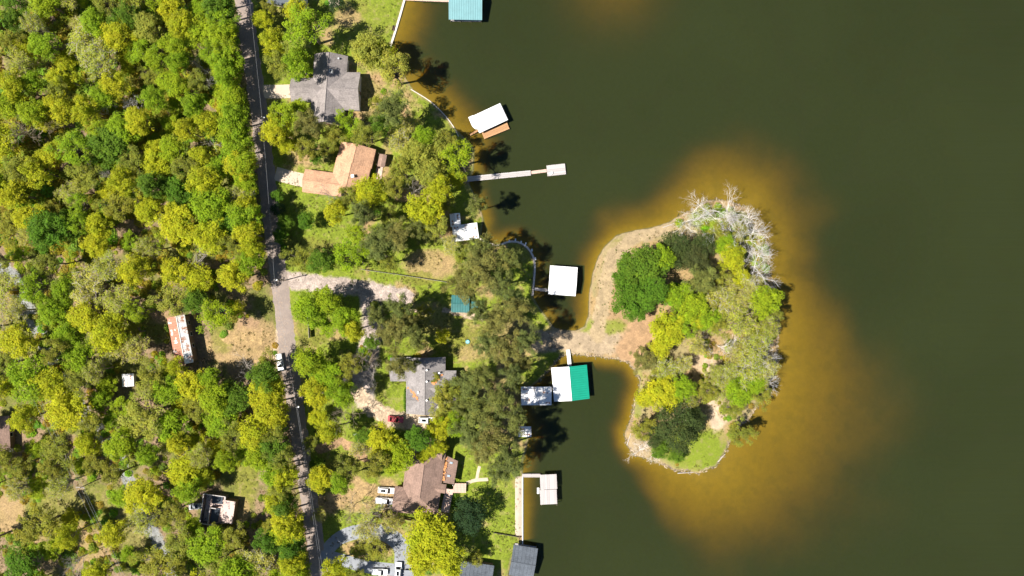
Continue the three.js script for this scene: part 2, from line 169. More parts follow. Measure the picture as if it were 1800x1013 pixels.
strip([[566, 975], [600, 945], [640, 934], [680, 940], [705, 962], [708, 1000], [705, 1040]], (t) => 13 + 6 * t, M.asphaltGrey, 'driveway', 'grey asphalt loop driveway at the bottom of the photo');
strip([[563, 975], [600, 985], [640, 996], [690, 1002], [712, 1004]], 11, M.asphaltGrey, 'driveway', 'lower arm of the grey asphalt loop driveway', .09);
strip([[820, 850], [834, 845], [858, 843]], 3.5, M.concrete, 'path', 'pale concrete garden path from porch toward the dock');
strip([[838, 845], [840, 832], [843, 820]], 3, M.concrete, 'path', 'short pale garden path branching up beside pine trees', .06);
strip([[911.5, 838], [911.5, 942]], 6, M.concrete, 'path', 'straight tan concrete walk along the lakeside seawall', .12, 3);
// ---------------------------------------------------------------- buildings
const along = (a, b) => { const d = b.clone().sub(a).setY(0).normalize(); return [d, V(-d.z, 0, d.x)]; };
// one roofed block. a, b: ridge ends in the photo; half: half width in photo pixels; heights in metres above ground y0
function block(T, o) {
  const y0 = o.y0, A = P(...o.a, y0 + o.ridge), B = P(...o.b, y0 + o.ridge), [d, n] = along(A, B), hw = o.half * S * (1 - y0 / H), hw2 = (o.half2 ?? o.half) * S, L = T.position, loc = (p) => p.clone().sub(L);
  const hipA = o.hipA || 0, hipB = o.hipB || 0, rA = A.clone().addScaledVector(d, hipA), rB = B.clone().addScaledVector(d, -hipB), ev = y0 + o.eave, q = (p, s, w) => p.clone().addScaledVector(n, s * w).setY(ev);
  const e = { al: q(A, -1, hw), bl: q(B, -1, hw), ar: q(A, 1, hw2), br: q(B, 1, hw2) }, th = o.th ?? .2, roofs = [], mats = o.mats || [o.mat, o.mat];
  const s1 = part('roof', slab([e.al, e.bl, rB, rA].map(loc), th), mats[0], T), s2 = part('roof', slab([e.br, e.ar, rA, rB].map(loc), th), mats[1], T); roofs.push(s1, s2);
  if (hipA) part('roof', slab([e.ar, e.al, rA].map(loc), th), mats[0], T);
  if (hipB) part('roof', slab([e.bl, e.br, rB].map(loc), th), mats[1], T);
  if (o.cap !== false) { const c = tube(loc(rA), loc(rB), .11, .11, 6); part('ridge_cap', c, o.capMat || mats[0], s1); }
  if (o.ribs) { for (const [sl, ea, eb] of [[s1, e.al, e.bl], [s2, e.ar, e.br]]) { const gs = [], len = ea.distanceTo(eb); for (let t = o.ribs / 2; t < len; t += o.ribs) { const f = t / len, p = loc(ea.clone().lerp(eb, f)), r = loc(A.clone().lerp(B, f)); p.y += .02; r.y += .02; gs.push(tube(p, r, .06, .06, 4)); } tag(part('ribs', gs, sl.material, sl), null, null, null, 'stuff'); } }
  if (o.wall) { const inA = o.over ?? .45, wA = A.clone().addScaledVector(d, inA), wB = B.clone().addScaledVector(d, -inA), W1 = hw - .45, W2 = hw2 - .45, base = y0 - .6, slope = (o.ridge - o.eave) / hw, top = ev + .45 * slope - th - .02;
    const prof = (p, hip) => [[-W1, base], [W2, base], [W2, top], ...(hip ? [] : [[0, y0 + o.ridge - th - .05]]), [-W1, top]].map(([s, y]) => loc(p.clone().addScaledVector(n, s).setY(y)));
    const pa = prof(wA, hipA || hipB), pb = prof(wB, hipA || hipB), pos = [], uv = [], put = (v, u, w) => { pos.push(v.x, v.y, v.z); uv.push(u, w); }, N = pa.length;
    for (let i = 0; i < N; i++) { const a = pa[i], b = pa[(i + 1) % N], c = pb[(i + 1) % N], f = pb[i], l = wA.distanceTo(wB); put(a, 0, a.y); put(f, l, f.y); put(b, 0, b.y); put(b, 0, b.y); put(f, l, f.y); put(c, l, c.y); }
    for (const Q of [pa, pb]) for (let i = 1; i < N - 1; i++) { put(Q[0], 0, Q[0].y); put(Q[i], Q[i].distanceTo(Q[0]), Q[i].y); put(Q[i + 1], 0, Q[i + 1].y); }
    const g = new THREE.BufferGeometry(); g.setAttribute('position', new THREE.Float32BufferAttribute(pos, 3)); g.setAttribute('uv', new THREE.Float32BufferAttribute(uv, 2)); g.computeVertexNormals();
    const w = part('wall', g, o.wall, T);
    if (o.windows) { const len = wA.distanceTo(wB), ang = Math.atan2(-d.z, d.x); for (const s of [-1, 1]) for (let t = 2; t < len - 1.5; t += 3.6) { const c = loc(wA.clone().addScaledVector(d, t).addScaledVector(n, s * ((s < 0 ? W1 : W2) + .02)).setY(y0 + 1.5));
        const f = part('window', box(1.3, 1.3, .08, c.x, c.y, c.z, ang), M.trim, w); part('pane', box(1.1, 1.1, .1, c.x, c.y, c.z, ang), M.glass, f); } }
    if (o.door) { const c = loc((o.door > 0 ? wB : wA).clone().addScaledVector(d, .03 * o.door).setY(y0 + 1.0)); part('door', box(.08, 2.1, 1, c.x, c.y, c.z, Math.atan2(-d.z, d.x)), M.door, w); } }
  return s1; }
function vent(T, px, py, h, m = M.trim) { const p = P(px, py, h).sub(T.position); part('vent_pipe', [new THREE.CylinderGeometry(.16, .2, .5, 8).translate(p.x, p.y, p.z), new THREE.CylinderGeometry(.3, .3, .1, 8).translate(p.x, p.y + .28, p.z)], m, T); }
const baseOf = (px, py) => { const g = G(px, py); return g; };
function strawStrip(T, a, b, ha, hb, w) { const A = P(...a, ha).sub(T.position), B = P(...b, hb).sub(T.position), gs = []; for (let i = 0; i < 26; i++) { const p = A.clone().lerp(B, rnd()); gs.push(box(rr(.3, .8), .05, rr(.2, w), p.x + rr(-w, w) / 2, p.y + rr(.0, .12), p.z + rr(-w, w) / 2, rr(0, 3))); } tag(part('pine_straw', gs, M.straw, T), null, null, null, 'stuff'); }
{ // house A
  const b = baseOf(575, 155), T = thing('house', 'grey shingle house with cross gables beside the road near the top edge', 'house', b), y0 = b.y, w = M.wallCream;
  block(T, { a: [578, 91], b: [569, 214], half: 29, eave: 3.1, ridge: 5.9, y0, mat: M.roofGrey, wall: w, windows: 1, door: 1 });
  block(T, { a: [508, 154.5], b: [566, 155], half: 21, eave: 3.0, ridge: 5.0, y0, mat: M.roofGrey, wall: w, door: -1 });
  block(T, { a: [572, 154.6], b: [629, 156], half: 33, eave: 2.95, ridge: 5.82, y0, mat: M.roofGrey, wall: w, windows: 1, door: 1 });
  const c = P(582, 126, y0 + 6).sub(b), ch = part('chimney', box(.9, 1.6, .9, c.x, c.y, c.z), M.trim, T); part('chimney_cap', box(.6, .12, .6, c.x, c.y + .85, c.z), M.black, ch); vent(T, 595, 103, y0 + 4.6, M.metal);
}
{ // house B
  const b = baseOf(605, 295), T = thing('house', 'house with tan-orange shingle roof in stepped gables beside concrete driveway', 'house', b), y0 = b.y, w = M.wallBrick;
  block(T, { a: [627, 253], b: [619, 287], half: 31, eave: 3.2, ridge: 5.6, y0, mat: M.roofTan, wall: w, windows: 1 });
  block(T, { a: [619, 281], b: [606, 337], half: 31, eave: 2.9, ridge: 5.3, y0, mat: M.roofTan, wall: w, windows: 1, door: 1 });
  block(T, { a: [531, 316], b: [600, 325], half: 20, eave: 2.8, ridge: 4.3, y0, mat: M.roofTan, wall: w, door: -1 });
  const c = P(620, 310, y0 + 5).sub(b); part('chimney', box(.9, 1.2, .9, c.x, c.y, c.z, .2), M.trim, T);
}
{ const b = baseOf(671, 283), T = thing('porch_shelter', 'narrow brown roofed shelter beside the tan-roofed house', 'shelter', b), y0 = b.y;
  block(T, { a: [673, 271], b: [669, 293], half: 6.5, eave: 2.5, ridge: 2.9, y0, mat: M.roofBrown, cap: false });
  for (const [x, y] of [[668, 272], [679, 274], [664, 291], [675, 293]]) { const p = P(x, y, y0).sub(b); part('post', tube(V(p.x, -.2, p.z), V(p.x, 2.45, p.z), .08, .08, 6), M.post, T); }
  const p = P(666, 305, y0).sub(b); part('deck', box(2, .3, 4.6, p.x, .15, p.z, -.15), M.plankPink, T); }
{ // house C
  const b = baseOf(745, 680), T = thing('house', 'grey shingle house with orange pine straw in its roof valleys, beside the red car', 'house', b), y0 = b.y, w = M.wallBrick;
  block(T, { a: [746.5, 629.5], b: [746.5, 730.5], half: 34, eave: 3.0, ridge: 5.8, y0, mat: M.roofGrey2, wall: w, windows: 1 });
  block(T, { a: [684, 651], b: [738, 651], half: 20.5, eave: 2.9, ridge: 4.7, y0, mat: M.roofGrey2, wall: w, windows: 1, door: -1 });
  block(T, { a: [714, 704], b: [742, 704], half: 25, eave: 2.92, ridge: 4.9, y0, mat: M.roofGrey2, wall: w });
  block(T, { a: [750, 682], b: [801, 682], half: 28, eave: 2.95, ridge: 5.3, y0, mat: M.roofGrey2, wall: w, windows: 1, door: 1 });
  for (const [x, y, h] of [[750, 651, 5.7], [772, 656, 4.2], [750, 671, 5.7], [735, 690, 5.1], [750, 704, 5.7], [770, 716, 4.2]]) vent(T, x, y, y0 + h);
  strawStrip(T, [717, 681], [735, 703], y0 + 3.2, y0 + 4.9, 1); strawStrip(T, [779, 656], [760, 676], y0 + 3.2, y0 + 4.9, .9);
}
{ // house D
  const b = baseOf(735, 850), T = thing('house', 'large brown shingle hip-roofed house with two white vehicles parked at its end', 'house', b), y0 = b.y, w = M.wallBrick;
  block(T, { a: [749, 790], b: [734, 906], half: 33, eave: 3.0, ridge: 6.0, hipA: 5, hipB: 5.2, y0, mat: M.roofBrown, wall: w, windows: 1 });
  block(T, { a: [722, 788], b: [778, 797], half: 20, eave: 3.02, ridge: 4.9, y0, mat: M.roofBrown, wall: w });
  block(T, { a: [690, 880], b: [742, 887], half: 22, eave: 2.96, ridge: 4.7, y0, mat: M.roofBrown, wall: w, door: -1 });
  block(T, { a: [764, 859], b: [783, 862], half: 8, eave: 3.3, ridge: 4.4, y0, mat: M.roofBrown, cap: false, th: .15 });
  const q = (x, y, h) => P(x, y, y0 + h).sub(b), pr = part('porch_roof', slab([q(786, 802, 3.35), q(805, 811, 2.6), q(798, 852, 2.6), q(779, 849, 3.35)], .15), M.roofBrown, T);
  for (const [x, y] of [[793, 814], [788.5, 837]]) { const c = q(x, y, 3.15); part('skylight', box(.9, .1, .6, c.x, c.y, c.z, -.2), M.skylight, pr); }
  for (const [x, y] of [[804, 813], [800, 832], [797, 850]]) { const c = q(x, y, 0); part('post', tube(V(c.x, -.3, c.z), V(c.x, 2.5, c.z), .1, .1, 6), M.trim, T); }
  strawStrip(T, [785, 805], [780, 846], y0 + 3.45, y0 + 3.45, .5);
  const dk = []; for (let i = 0; i < 9; i++) { const c = q(798 + i * 2.5, 858.5, .35); dk.push(box(.38, .08, 3, c.x, c.y, c.z, -.04)); } tag(part('deck_boards', dk, M.plankPink, T), null, null, null, 'stuff'); const c2 = q(786, 880, .3); part('terrace', box(2.6, .5, 7.5, c2.x, c2.y - .1, c2.z, -.2), M.plankPink, T);
}
{ const b = baseOf(835, 1012), T = thing('house', 'slate grey metal-roofed outbuilding cut by the bottom edge beside the yellow tree', 'outbuilding', b); block(T, { a: [806, 1020], b: [864, 1029], half: 30, eave: 3, ridge: 4.6, y0: b.y, mat: M.roofSlate, wall: M.wallWood, ribs: 1.2 }); }
{ const b = baseOf(500, -15), T = thing('house', 'pale-eaved house cut off by the top edge beside the road', 'house', b); block(T, { a: [468, -22], b: [535, -12], half: 22, eave: 3, ridge: 5, y0: b.y, mat: M.roofSlate, wall: M.wallCream, windows: 1 }); const c = P(506, 3, b.y + .1).sub(b); part('terrace', box(9, .3, 1.6, c.x, .1, c.z, -.14), M.concrete, T); }
{ const b = baseOf(587, -2), T = thing('patio', 'small pinkish concrete patio at the top edge beside a shaded tree', 'patio', b); part('slab', box(3.4, .2, 4, 0, .1, 0), M.concrete, T); part('step', box(1.4, .14, .6, 0, .05, 2.3), M.concrete, T); }
{ // rusty barn
  const b = baseOf(320, 600), T = thing('barn', 'long barn with rusted and whitened metal roof in the wooded clearing', 'barn', b), y0 = b.y;
  const s = block(T, { a: [309, 556], b: [325, 640], half: 11.5, half2: 19, eave: 4.4, ridge: 5.6, y0, mats: [M.rustB, M.rustA], wall: M.wallWood, ribs: .8, capMat: M.white, windows: 1, door: 1 }); }
{ const b = baseOf(341, 551), T = thing('kayak', 'yellow kayak lying at the end of the rusty barn', 'kayak', b.setY(b.y + .25), 1.75); const g = new THREE.SphereGeometry(1, 16, 8); g.scale(1.9, .3, .45); part('hull', g, M.yellow, T); const k = new THREE.TorusGeometry(.3, .06, 6, 14); k.rotateX(Math.PI / 2); k.scale(1.6, 1, 1); k.translate(0, .28, 0); part('cockpit_rim', k, M.black, T); }
{ // roofless burnt house
  const b = baseOf(392, 892), T = thing('ruined_house', 'burnt-out roofless house with pale wall tops and rubble inside', 'ruin', b, -.14), wl = (x0, z0, x1, z1, h, m, n) => { const L = Math.hypot(x1 - x0, z1 - z0); const w = part(n || 'wall', box(L, h, .22, (x0 + x1) / 2, h / 2 - .2, (z0 + z1) / 2, Math.atan2(-(z1 - z0), x1 - x0)), M.burnt, T); part('wall_top', box(L, .08, .26, (x0 + x1) / 2, h - .16, (z0 + z1) / 2, Math.atan2(-(z1 - z0), x1 - x0)), m || M.plank, w); };
  part('floor', box(6.8, .3, 9.4, -2.2, .05, .4), M.debris, T);
  wl(-5.6, -4.2, -5.6, 5.1, 2.8); wl(-5.6, -4.2, 1.2, -4.2, 2.8); wl(-5.6, 5.1, -1.2, 5.1, 2.6); wl(-3.2, 5.1, -3.2, 0, 2.4); wl(1.2, -4.2, 1.2, -3, 2.8); wl(-3.4, 0, -1.4, 0, 2.3); wl(-1.2, 5.1, 1.0, 4.2, 1.2, M.tarp);
  part('roof', slab([V(1.3, 3.0, -3.3), V(4.6, 3.1, -3.3), V(4.6, 3.1, 3.6), V(1.3, 2.9, 3.6)], .25), M.debris, T); part('wall', box(3.2, 2.9, 6.7, 2.95, 1.3, .15), M.wallWood, T);
  const tp = part('tarp', slab([V(-3.1, 1.0, .4), V(-.8, .5, .4), V(-.8, .5, 4.6), V(-3.1, 1.3, 4.6)], .05), M.tarp, T); part('tarp', slab([V(-3.6, 1.2, -3.8), V(-.4, .8, -3.8), V(-.2, .4, -1), V(-3.4, .7, -1)], .05), M.tarp, T);
  const rb = []; for (let i = 0; i < 40; i++) rb.push(box(rr(.2, 1), rr(.1, .35), rr(.1, .5), rr(-5.2, .8), .35, rr(-3.8, 4.6), rr(0, 3))); tag(part('rubble', rb, M.debris, T), null, null, null, 'stuff'); }
{ const b = baseOf(222, 669), T = thing('shed', 'small white metal shed standing in the western woods', 'shed', b); block(T, { a: [222, 658], b: [223, 680], half: 10, eave: 2.3, ridge: 2.9, y0: b.y, mat: M.whiteOld, wall: M.wallCream, ribs: .7, door: 1 }); }
{ const b = baseOf(6, 765), T = thing('cabin', 'weathered cabin with pale deck cut by the left edge', 'cabin', b); block(T, { a: [-6, 733], b: [-3, 795], half: 16, eave: 2.8, ridge: 3.9, y0: b.y, mat: M.roofBrown, wall: M.wallWood, windows: 1 }); const c = P(18, 765, b.y + .5).sub(b); part('deck', box(1.5, .2, 10.5, c.x, .6, c.z), M.plank, T); part('railing', box(.1, .9, 10.5, c.x + .75, 1.1, c.z), M.white, T); }
{ const b = baseOf(810, 535), T = thing('gazebo', 'teal-roofed open gazebo under the pines inside the property', 'gazebo', b); block(T, { a: [793, 534], b: [825, 535], half: 15, eave: 2.4, ridge: 3.0, y0: b.y, mat: M.tealDark, ribs: .8 }); for (const [x, y] of [[-2.6, -2.2], [2.6, -2.2], [-2.6, 2.2], [2.6, 2.2]]) part('post', tube(V(x, -.3, y), V(x, 2.5, y), .09, .09, 6), M.post, T); }
{ const b = baseOf(832, 540), T = thing('shed', 'tiny dark-fronted teal shed against the teal gazebo', 'shed', b); block(T, { a: [828, 537], b: [840, 538], half: 7, eave: 2, ridge: 2.3, y0: b.y, mat: M.tealDark, wall: M.wallWood }); }
{ const b = baseOf(822, 601), T = thing('fire_ring', 'small round teal cover on the open lawn', 'ring', b); const r = new THREE.TorusGeometry(.6, .12, 6, 20); r.rotateX(Math.PI / 2); r.translate(0, .28, 0); part('rim', r, M.teal, T); part('lid', new THREE.CylinderGeometry(.56, .62, .3, 20).translate(0, .13, 0), mat([.2, .5, .5], .6), T); }
{ const b = baseOf(922, 760), T = thing('shed', 'small weathered shed at the waterline under big pines', 'shed', b); block(T, { a: [911, 760], b: [934, 760], half: 9, eave: 2.2, ridge: 2.8, y0: b.y, mat: M.whiteOld, wall: M.wallWood }); }
// ---------------------------------------------------------------- boathouses and docks
function deckBoards(T, name, w, l, x, y, z, ry, m) { // boards across the length, joined: too fine to pick apart
  const gs = [], n = Math.max(3, Math.round(l / .3)); for (let i = 0; i < n; i++) { const t = (i + .5) / n * l - l / 2; const g = box(l / n - .03, .06, w + rr(-.04, .04), t, 0, 0); gs.push(g); } const mm = part(name, gs, m, T); mm.position.set(x, y, z); mm.rotation.y = ry; tag(mm, null, null, null, 'stuff'); return mm; }
function boathouse(label, o) {
  const c = P((o.a[0] + o.b[0]) / 2, (o.a[1] + o.b[1]) / 2, 0), T = thing('boathouse', label, 'boathouse', c, 0, o.group); o.y0 = 0;
  block(T, { over: .3, th: .12, ...o });
  const A = P(...o.a, o.ridge), B = P(...o.b, o.ridge), [d, n] = along(A, B), L = A.distanceTo(B) - .8, hw = o.half * S - .4, ang = Math.atan2(-d.z, d.x), mid = A.clone().lerp(B, .5).sub(c);
  for (const s of [-1, 1]) { const p = mid.clone().addScaledVector(n, s * (hw - .55)); deckBoards(T, 'walkway', 1.1, L, p.x, .55, p.z, ang, M.plank); const bm = mid.clone().addScaledVector(n, s * hw); part('beam', box(L, .2, .15, bm.x, o.eave - .25, bm.z, ang), M.post, T);
    for (const t of [-.5, -.17, .17, .5]) { const q = mid.clone().addScaledVector(n, s * hw).addScaledVector(d, t * L); part('post', tube(V(q.x, -4, q.z), V(q.x, o.eave - .1, q.z), .1, .1, 6), M.post, T); } }
  const e = mid.clone().addScaledVector(d, (o.endSide || -1) * (L / 2 - .6)); deckBoards(T, 'walkway', 1.2, hw * 2 - 2.2, e.x, .552, e.z, ang + Math.PI / 2, M.plank);
  return T; }
boathouse('boathouse with ribbed teal metal roof at the top edge', { a: [788.5, -3], b: [847.5, -2], half: 33, eave: 3.0, ridge: 4.6, mat: M.teal, ribs: .72 });
boathouse('white hip-roofed boathouse with brown deck, tilted to the shore', { a: [835.5, 217.5], b: [886, 194], half: 16, eave: 2.9, ridge: 4.2, hipA: 2.6, hipB: 2.6, mat: M.white });
boathouse('square white metal-roofed boathouse beside the narrow channel', { a: [965.5, 492], b: [1014, 495.5], half: 25, eave: 3.0, ridge: 3.8, mat: M.white, ribs: .9 });
boathouse('boathouse with half white, half green metal roof by the causeway', { a: [1001, 645], b: [1006, 705], half: 31, eave: 3.0, ridge: 4.4, mats: [M.green, M.white], ribs: .7 });
boathouse('tree-shaded boathouse with leaf-strewn pale roof beside the green-white one', { a: [916, 697], b: [969.5, 697], half: 16, eave: 2.7, ridge: 3.4, mat: M.whiteOld, ribs: .9 });
boathouse('dark slate-roofed boathouse at the bottom edge of the photo', { a: [898.5, 988], b: [941.5, 995], half: 27, eave: 3.0, ridge: 4.4, mat: M.roofSlate, ribs: 1.2 });
{ const b = P(818, 400, 0), T = thing('boathouse', 'rusty white L-shaped roofed boathouse on the bank', 'boathouse', b); block(T, { over: .3, a: [796, 411], b: [840, 405], half: 14, eave: 2.9, ridge: 3.6, y0: .4, mat: M.whiteOld, wall: M.wallWood, ribs: .8 }); block(T, { a: [799, 375], b: [801, 398], half: 9, eave: 2.5, ridge: 2.95, y0: .4, mat: M.whiteOld, wall: M.wallWood, cap: false }); }
function dock(name, label, spans, extra) { const p0 = P(spans[0][0][0], spans[0][0][1], 0), T = thing(name, label, 'dock', p0);
  for (const [a, b, w, m, y = .7, nm = 'walkway'] of spans) { const A = P(...a, y), B = P(...b, y), d = B.clone().sub(A), c = A.clone().lerp(B, .5).sub(p0), L = d.length(), ang = Math.atan2(-d.z, d.x); deckBoards(T, nm, w * S, L, c.x, y, c.z, ang, m);
    const n = V(-d.z, 0, d.x).normalize(), dd = d.clone().normalize(); for (const s of [-1, 1]) { const q = c.clone().addScaledVector(n, s * (w * S / 2 - .06)); part('stringer', box(L, .2, .1, q.x, y - .14, q.z, ang), M.post, T); for (let t = -L / 2 + .3; t <= L / 2; t += 2.6) { const r = q.clone().addScaledVector(dd, t); part('pile', tube(V(r.x, -3, r.z), V(r.x, y + .12, r.z), .08, .08, 6), M.post, T); } } }
  return T; }
{ const T = dock('dock', 'long weathered grey dock reaching a square platform', [[[820, 315], [933, 304], 9, M.plank], [[934, 303.5], [961, 300], 5.5, M.plankPink, .66], [[961.5, 300.5], [994, 297], 19, M.plank, .7, 'platform']]); }
{ const b = P(969, 305, .74), T = thing('dock_box', 'white storage box on the end of the long grey dock', 'box', b, .6); part('body', box(1.0, .4, .6, 0, .2, 0), M.white, T); part('lid', box(1.06, .06, .66, 0, .43, 0), M.white, T); }
dock('dock', 'brown wooden deck attached to the tilted white boathouse', [[[849, 239], [893.5, 221], 12, M.plankBrown, .75, 'platform'], [[826, 237], [846, 226], 3.5, M.plankBrown, .6]]);
dock('dock', 'short shaded gangway to the square white boathouse', [[[938, 508], [965, 511], 5, M.plank]]);
dock('dock', 'white gangway from the causeway to the green and white boathouse', [[[998.5, 615], [1001.5, 644], 6.5, M.white]]);
dock('dock', 'narrow walkway along the top edge to the teal boathouse', [[[712, -2], [789, 1], 5, M.plankPink]]);
{ const T = dock('dock', 'weathered two-level swim dock joined to the seawall by a walkway', [[[918, 836.5], [950, 836.5], 6, M.plank], [[963.7, 837], [964.5, 886], 28, M.plank, .6, 'lower_deck']]);
  const p0 = T.position; for (const [y0, y1] of [[834.5, 860.6], [861.4, 887]]) { const A = P(963.6, y0, 2.9), B = P(964.8, y1, 2.9), c = A.clone().lerp(B, .5).sub(p0); deckBoards(T, 'upper_deck', 29 * S, A.distanceTo(B), c.x, 2.9, c.z, Math.atan2(-(B.z - A.z), B.x - A.x), M.plank); }
  for (const [x, y] of [[951, 836], [977, 836], [951, 861], [978, 861], [951.5, 886], [978.5, 886]]) { const q = P(x, y, 1.5).sub(p0); part('post', tube(V(q.x, -4, q.z), V(q.x, 2.85, q.z), .1, .1, 6), M.post, T); } }
{ const b = P(946, 863, .3), T = thing('swim_step', 'small pale floating step beside the swim dock', 'step', b); part('tread', box(.7, .12, 1.9, 0, .1, 0), M.white, T); part('float', box(.6, .3, 1.7, 0, -.12, 0), M.metal, T); }
{ const b = P(832.5, 216, .25), T = thing('boat', 'grey covered boat moored at the tilted white boathouse', 'boat', b, -1.15); const sh = new THREE.Shape(); sh.moveTo(-2.1, -.75); sh.lineTo(.6, -.8); sh.quadraticCurveTo(1.7, -.6, 2.3, 0); sh.quadraticCurveTo(1.7, .6, .6, .8); sh.lineTo(-2.1, .75); sh.closePath(); const g = new THREE.ExtrudeGeometry(sh, { depth: .5, bevelEnabled: true, bevelSize: .08, bevelThickness: .1, bevelSegments: 2 }); g.rotateX(-Math.PI / 2); part('hull', g, M.white, T); const c = new THREE.SphereGeometry(1, 14, 8); c.scale(1.7, .35, .55); c.translate(-.1, .58, 0); part('cover', c, M.metal, T); }
// ---------------------------------------------------------------- seawalls, fences, hedges
function wallLine(name, label, pts, w, up, m, step = 10, cat = 'seawall') { const p0 = G(...pts[0]), T = thing(name, label, cat, p0), cv = new THREE.CatmullRomCurve3(pts.map(([x, y]) => V(x, 0, y)), false, 'centripetal'), k = Math.max(2, Math.round(cv.getLength() / step));
  for (let i = 0; i < k; i++) { const a = cv.getPointAt(i / k), b = cv.getPointAt((i + 1) / k), A = G(a.x, a.z), B = G(b.x, b.z), c = A.clone().lerp(B, .5).sub(p0), d = B.clone().sub(A); part('wall_section', box(Math.hypot(d.x, d.z) - .02, 1.2 + up, w * S, c.x, c.y + up - (1.2 + up) / 2, c.z, Math.atan2(-d.z, d.x)), m, T); } return T; }
wallLine('seawall', 'straight timber seawall edging the lawn at the top of the lake', [[713, -8], [711, 0], [699, 42], [686, 84]], 3.5, .3, M.wallStone);
wallLine('seawall', 'thin white curved seawall beside the tree shadows on the cove', [[722, 157], [757, 179], [782, 203], [799, 226], [806, 240]], 1.3, .2, M.wallStone);
const swc = wallLine('seawall', 'curved pale stone seawall round the small grassy point', [[844, 420], [860, 428], [875, 432], [891, 426], [908, 425], [923, 432], [935, 446], [940, 466], [938, 500], [936, 520]], 3.2, .3, M.wallStone);
for (const [x, y] of [[895, 424], [906, 422], [916, 426], [924, 429], [935, 440], [941, 455]]) { const q = G(x, y).sub(swc.position); part('buttress', box(.4, .8, .8, q.x, .1, q.z, rr(-.3, .3)), M.white, swc); }
wallLine('seawall', 'straight white seawall cap along the tan lakeside walk', [[918.6, 836], [918.6, 960]], 1.6, .3, M.white, 12);
function fence(label, pts, hgt, m, step = 13) { const p0 = G(...pts[0]), T = thing('fence', label, 'fence', p0), cv = new THREE.CatmullRomCurve3(pts.map(([x, y]) => V(x, 0, y)), false, 'catmullrom', 0), k = Math.max(2, Math.round(cv.getLength() / step));
  for (let i = 0; i <= k; i++) { const a = cv.getPointAt(i / k), A = G(a.x, a.z).sub(p0); part('post', box(.12, hgt + .4, .12, A.x, A.y + hgt / 2 - .1, A.z), m, T); if (i < k) { const b = cv.getPointAt((i + 1) / k), B = G(b.x, b.z).sub(p0), d = B.clone().sub(A), c = A.clone().lerp(B, .5); for (const y of [.35, .95]) part('rail', box(Math.hypot(d.x, d.z), .1, .05, c.x, c.y + hgt * y, c.z, Math.atan2(-d.z, d.x)), m, T); part('panel', box(Math.hypot(d.x, d.z) - .1, hgt * .86, .03, c.x, c.y + hgt * .5, c.z, Math.atan2(-d.z, d.x)), m, T); } } }
fence('long pale boundary fence between lawn and gravel drive', [[636, 474], [700, 483], [790, 497]], 1.1, M.plank); fence('brown board fence beside the brown-roofed house', [[656, 902], [700, 909], [749, 916]], 1.8, M.wallWood); fence('short tall wooden screen fence on the front lawn', [[544, 558], [546, 593]], 2.2, M.plank, 12); fence('thin lawn fence ending at the tan lakeside walk', [[868, 936], [915, 944]], .9, M.post);
// ---------------------------------------------------------------- vehicles
function frustum(x0, x1, w0, X0, X1, w1, y0, y1) { const b = [V(x0, y0, -w0), V(x1, y0, -w0), V(x1, y0, w0), V(x0, y0, w0)], t = [V(X0, y1, -w1), V(X1, y1, -w1), V(X1, y1, w1), V(X0, y1, w1)]; return { b, t, faces: [[b[0], b[1], t[1], t[0]], [b[2], b[3], t[3], t[2]], [b[1], b[2], t[2], t[1]], [b[3], b[0], t[0], t[3]], [t[0], t[1], t[2], t[3]]] }; }
function quads(list) { const pos = []; for (const [a, b, c, d] of list) for (const q of [a, c, b, a, d, c]) pos.push(q.x, q.y, q.z); const g = new THREE.BufferGeometry(); g.setAttribute('position', new THREE.Float32BufferAttribute(pos, 3)); g.computeVertexNormals(); return g; }
const inset = (f, k, out) => { const c = V(0, 0, 0); f.forEach((p) => c.addScaledVector(p, .25)); const n = f[1].clone().sub(f[0]).cross(f[3].clone().sub(f[0])).normalize(); return f.map((p) => p.clone().lerp(c, k).addScaledVector(n, out)); };
const tyreG = new THREE.CylinderGeometry(.36, .36, .25, 16).rotateX(Math.PI / 2), rimG = new THREE.CylinderGeometry(.22, .22, .27, 12).rotateX(Math.PI / 2);
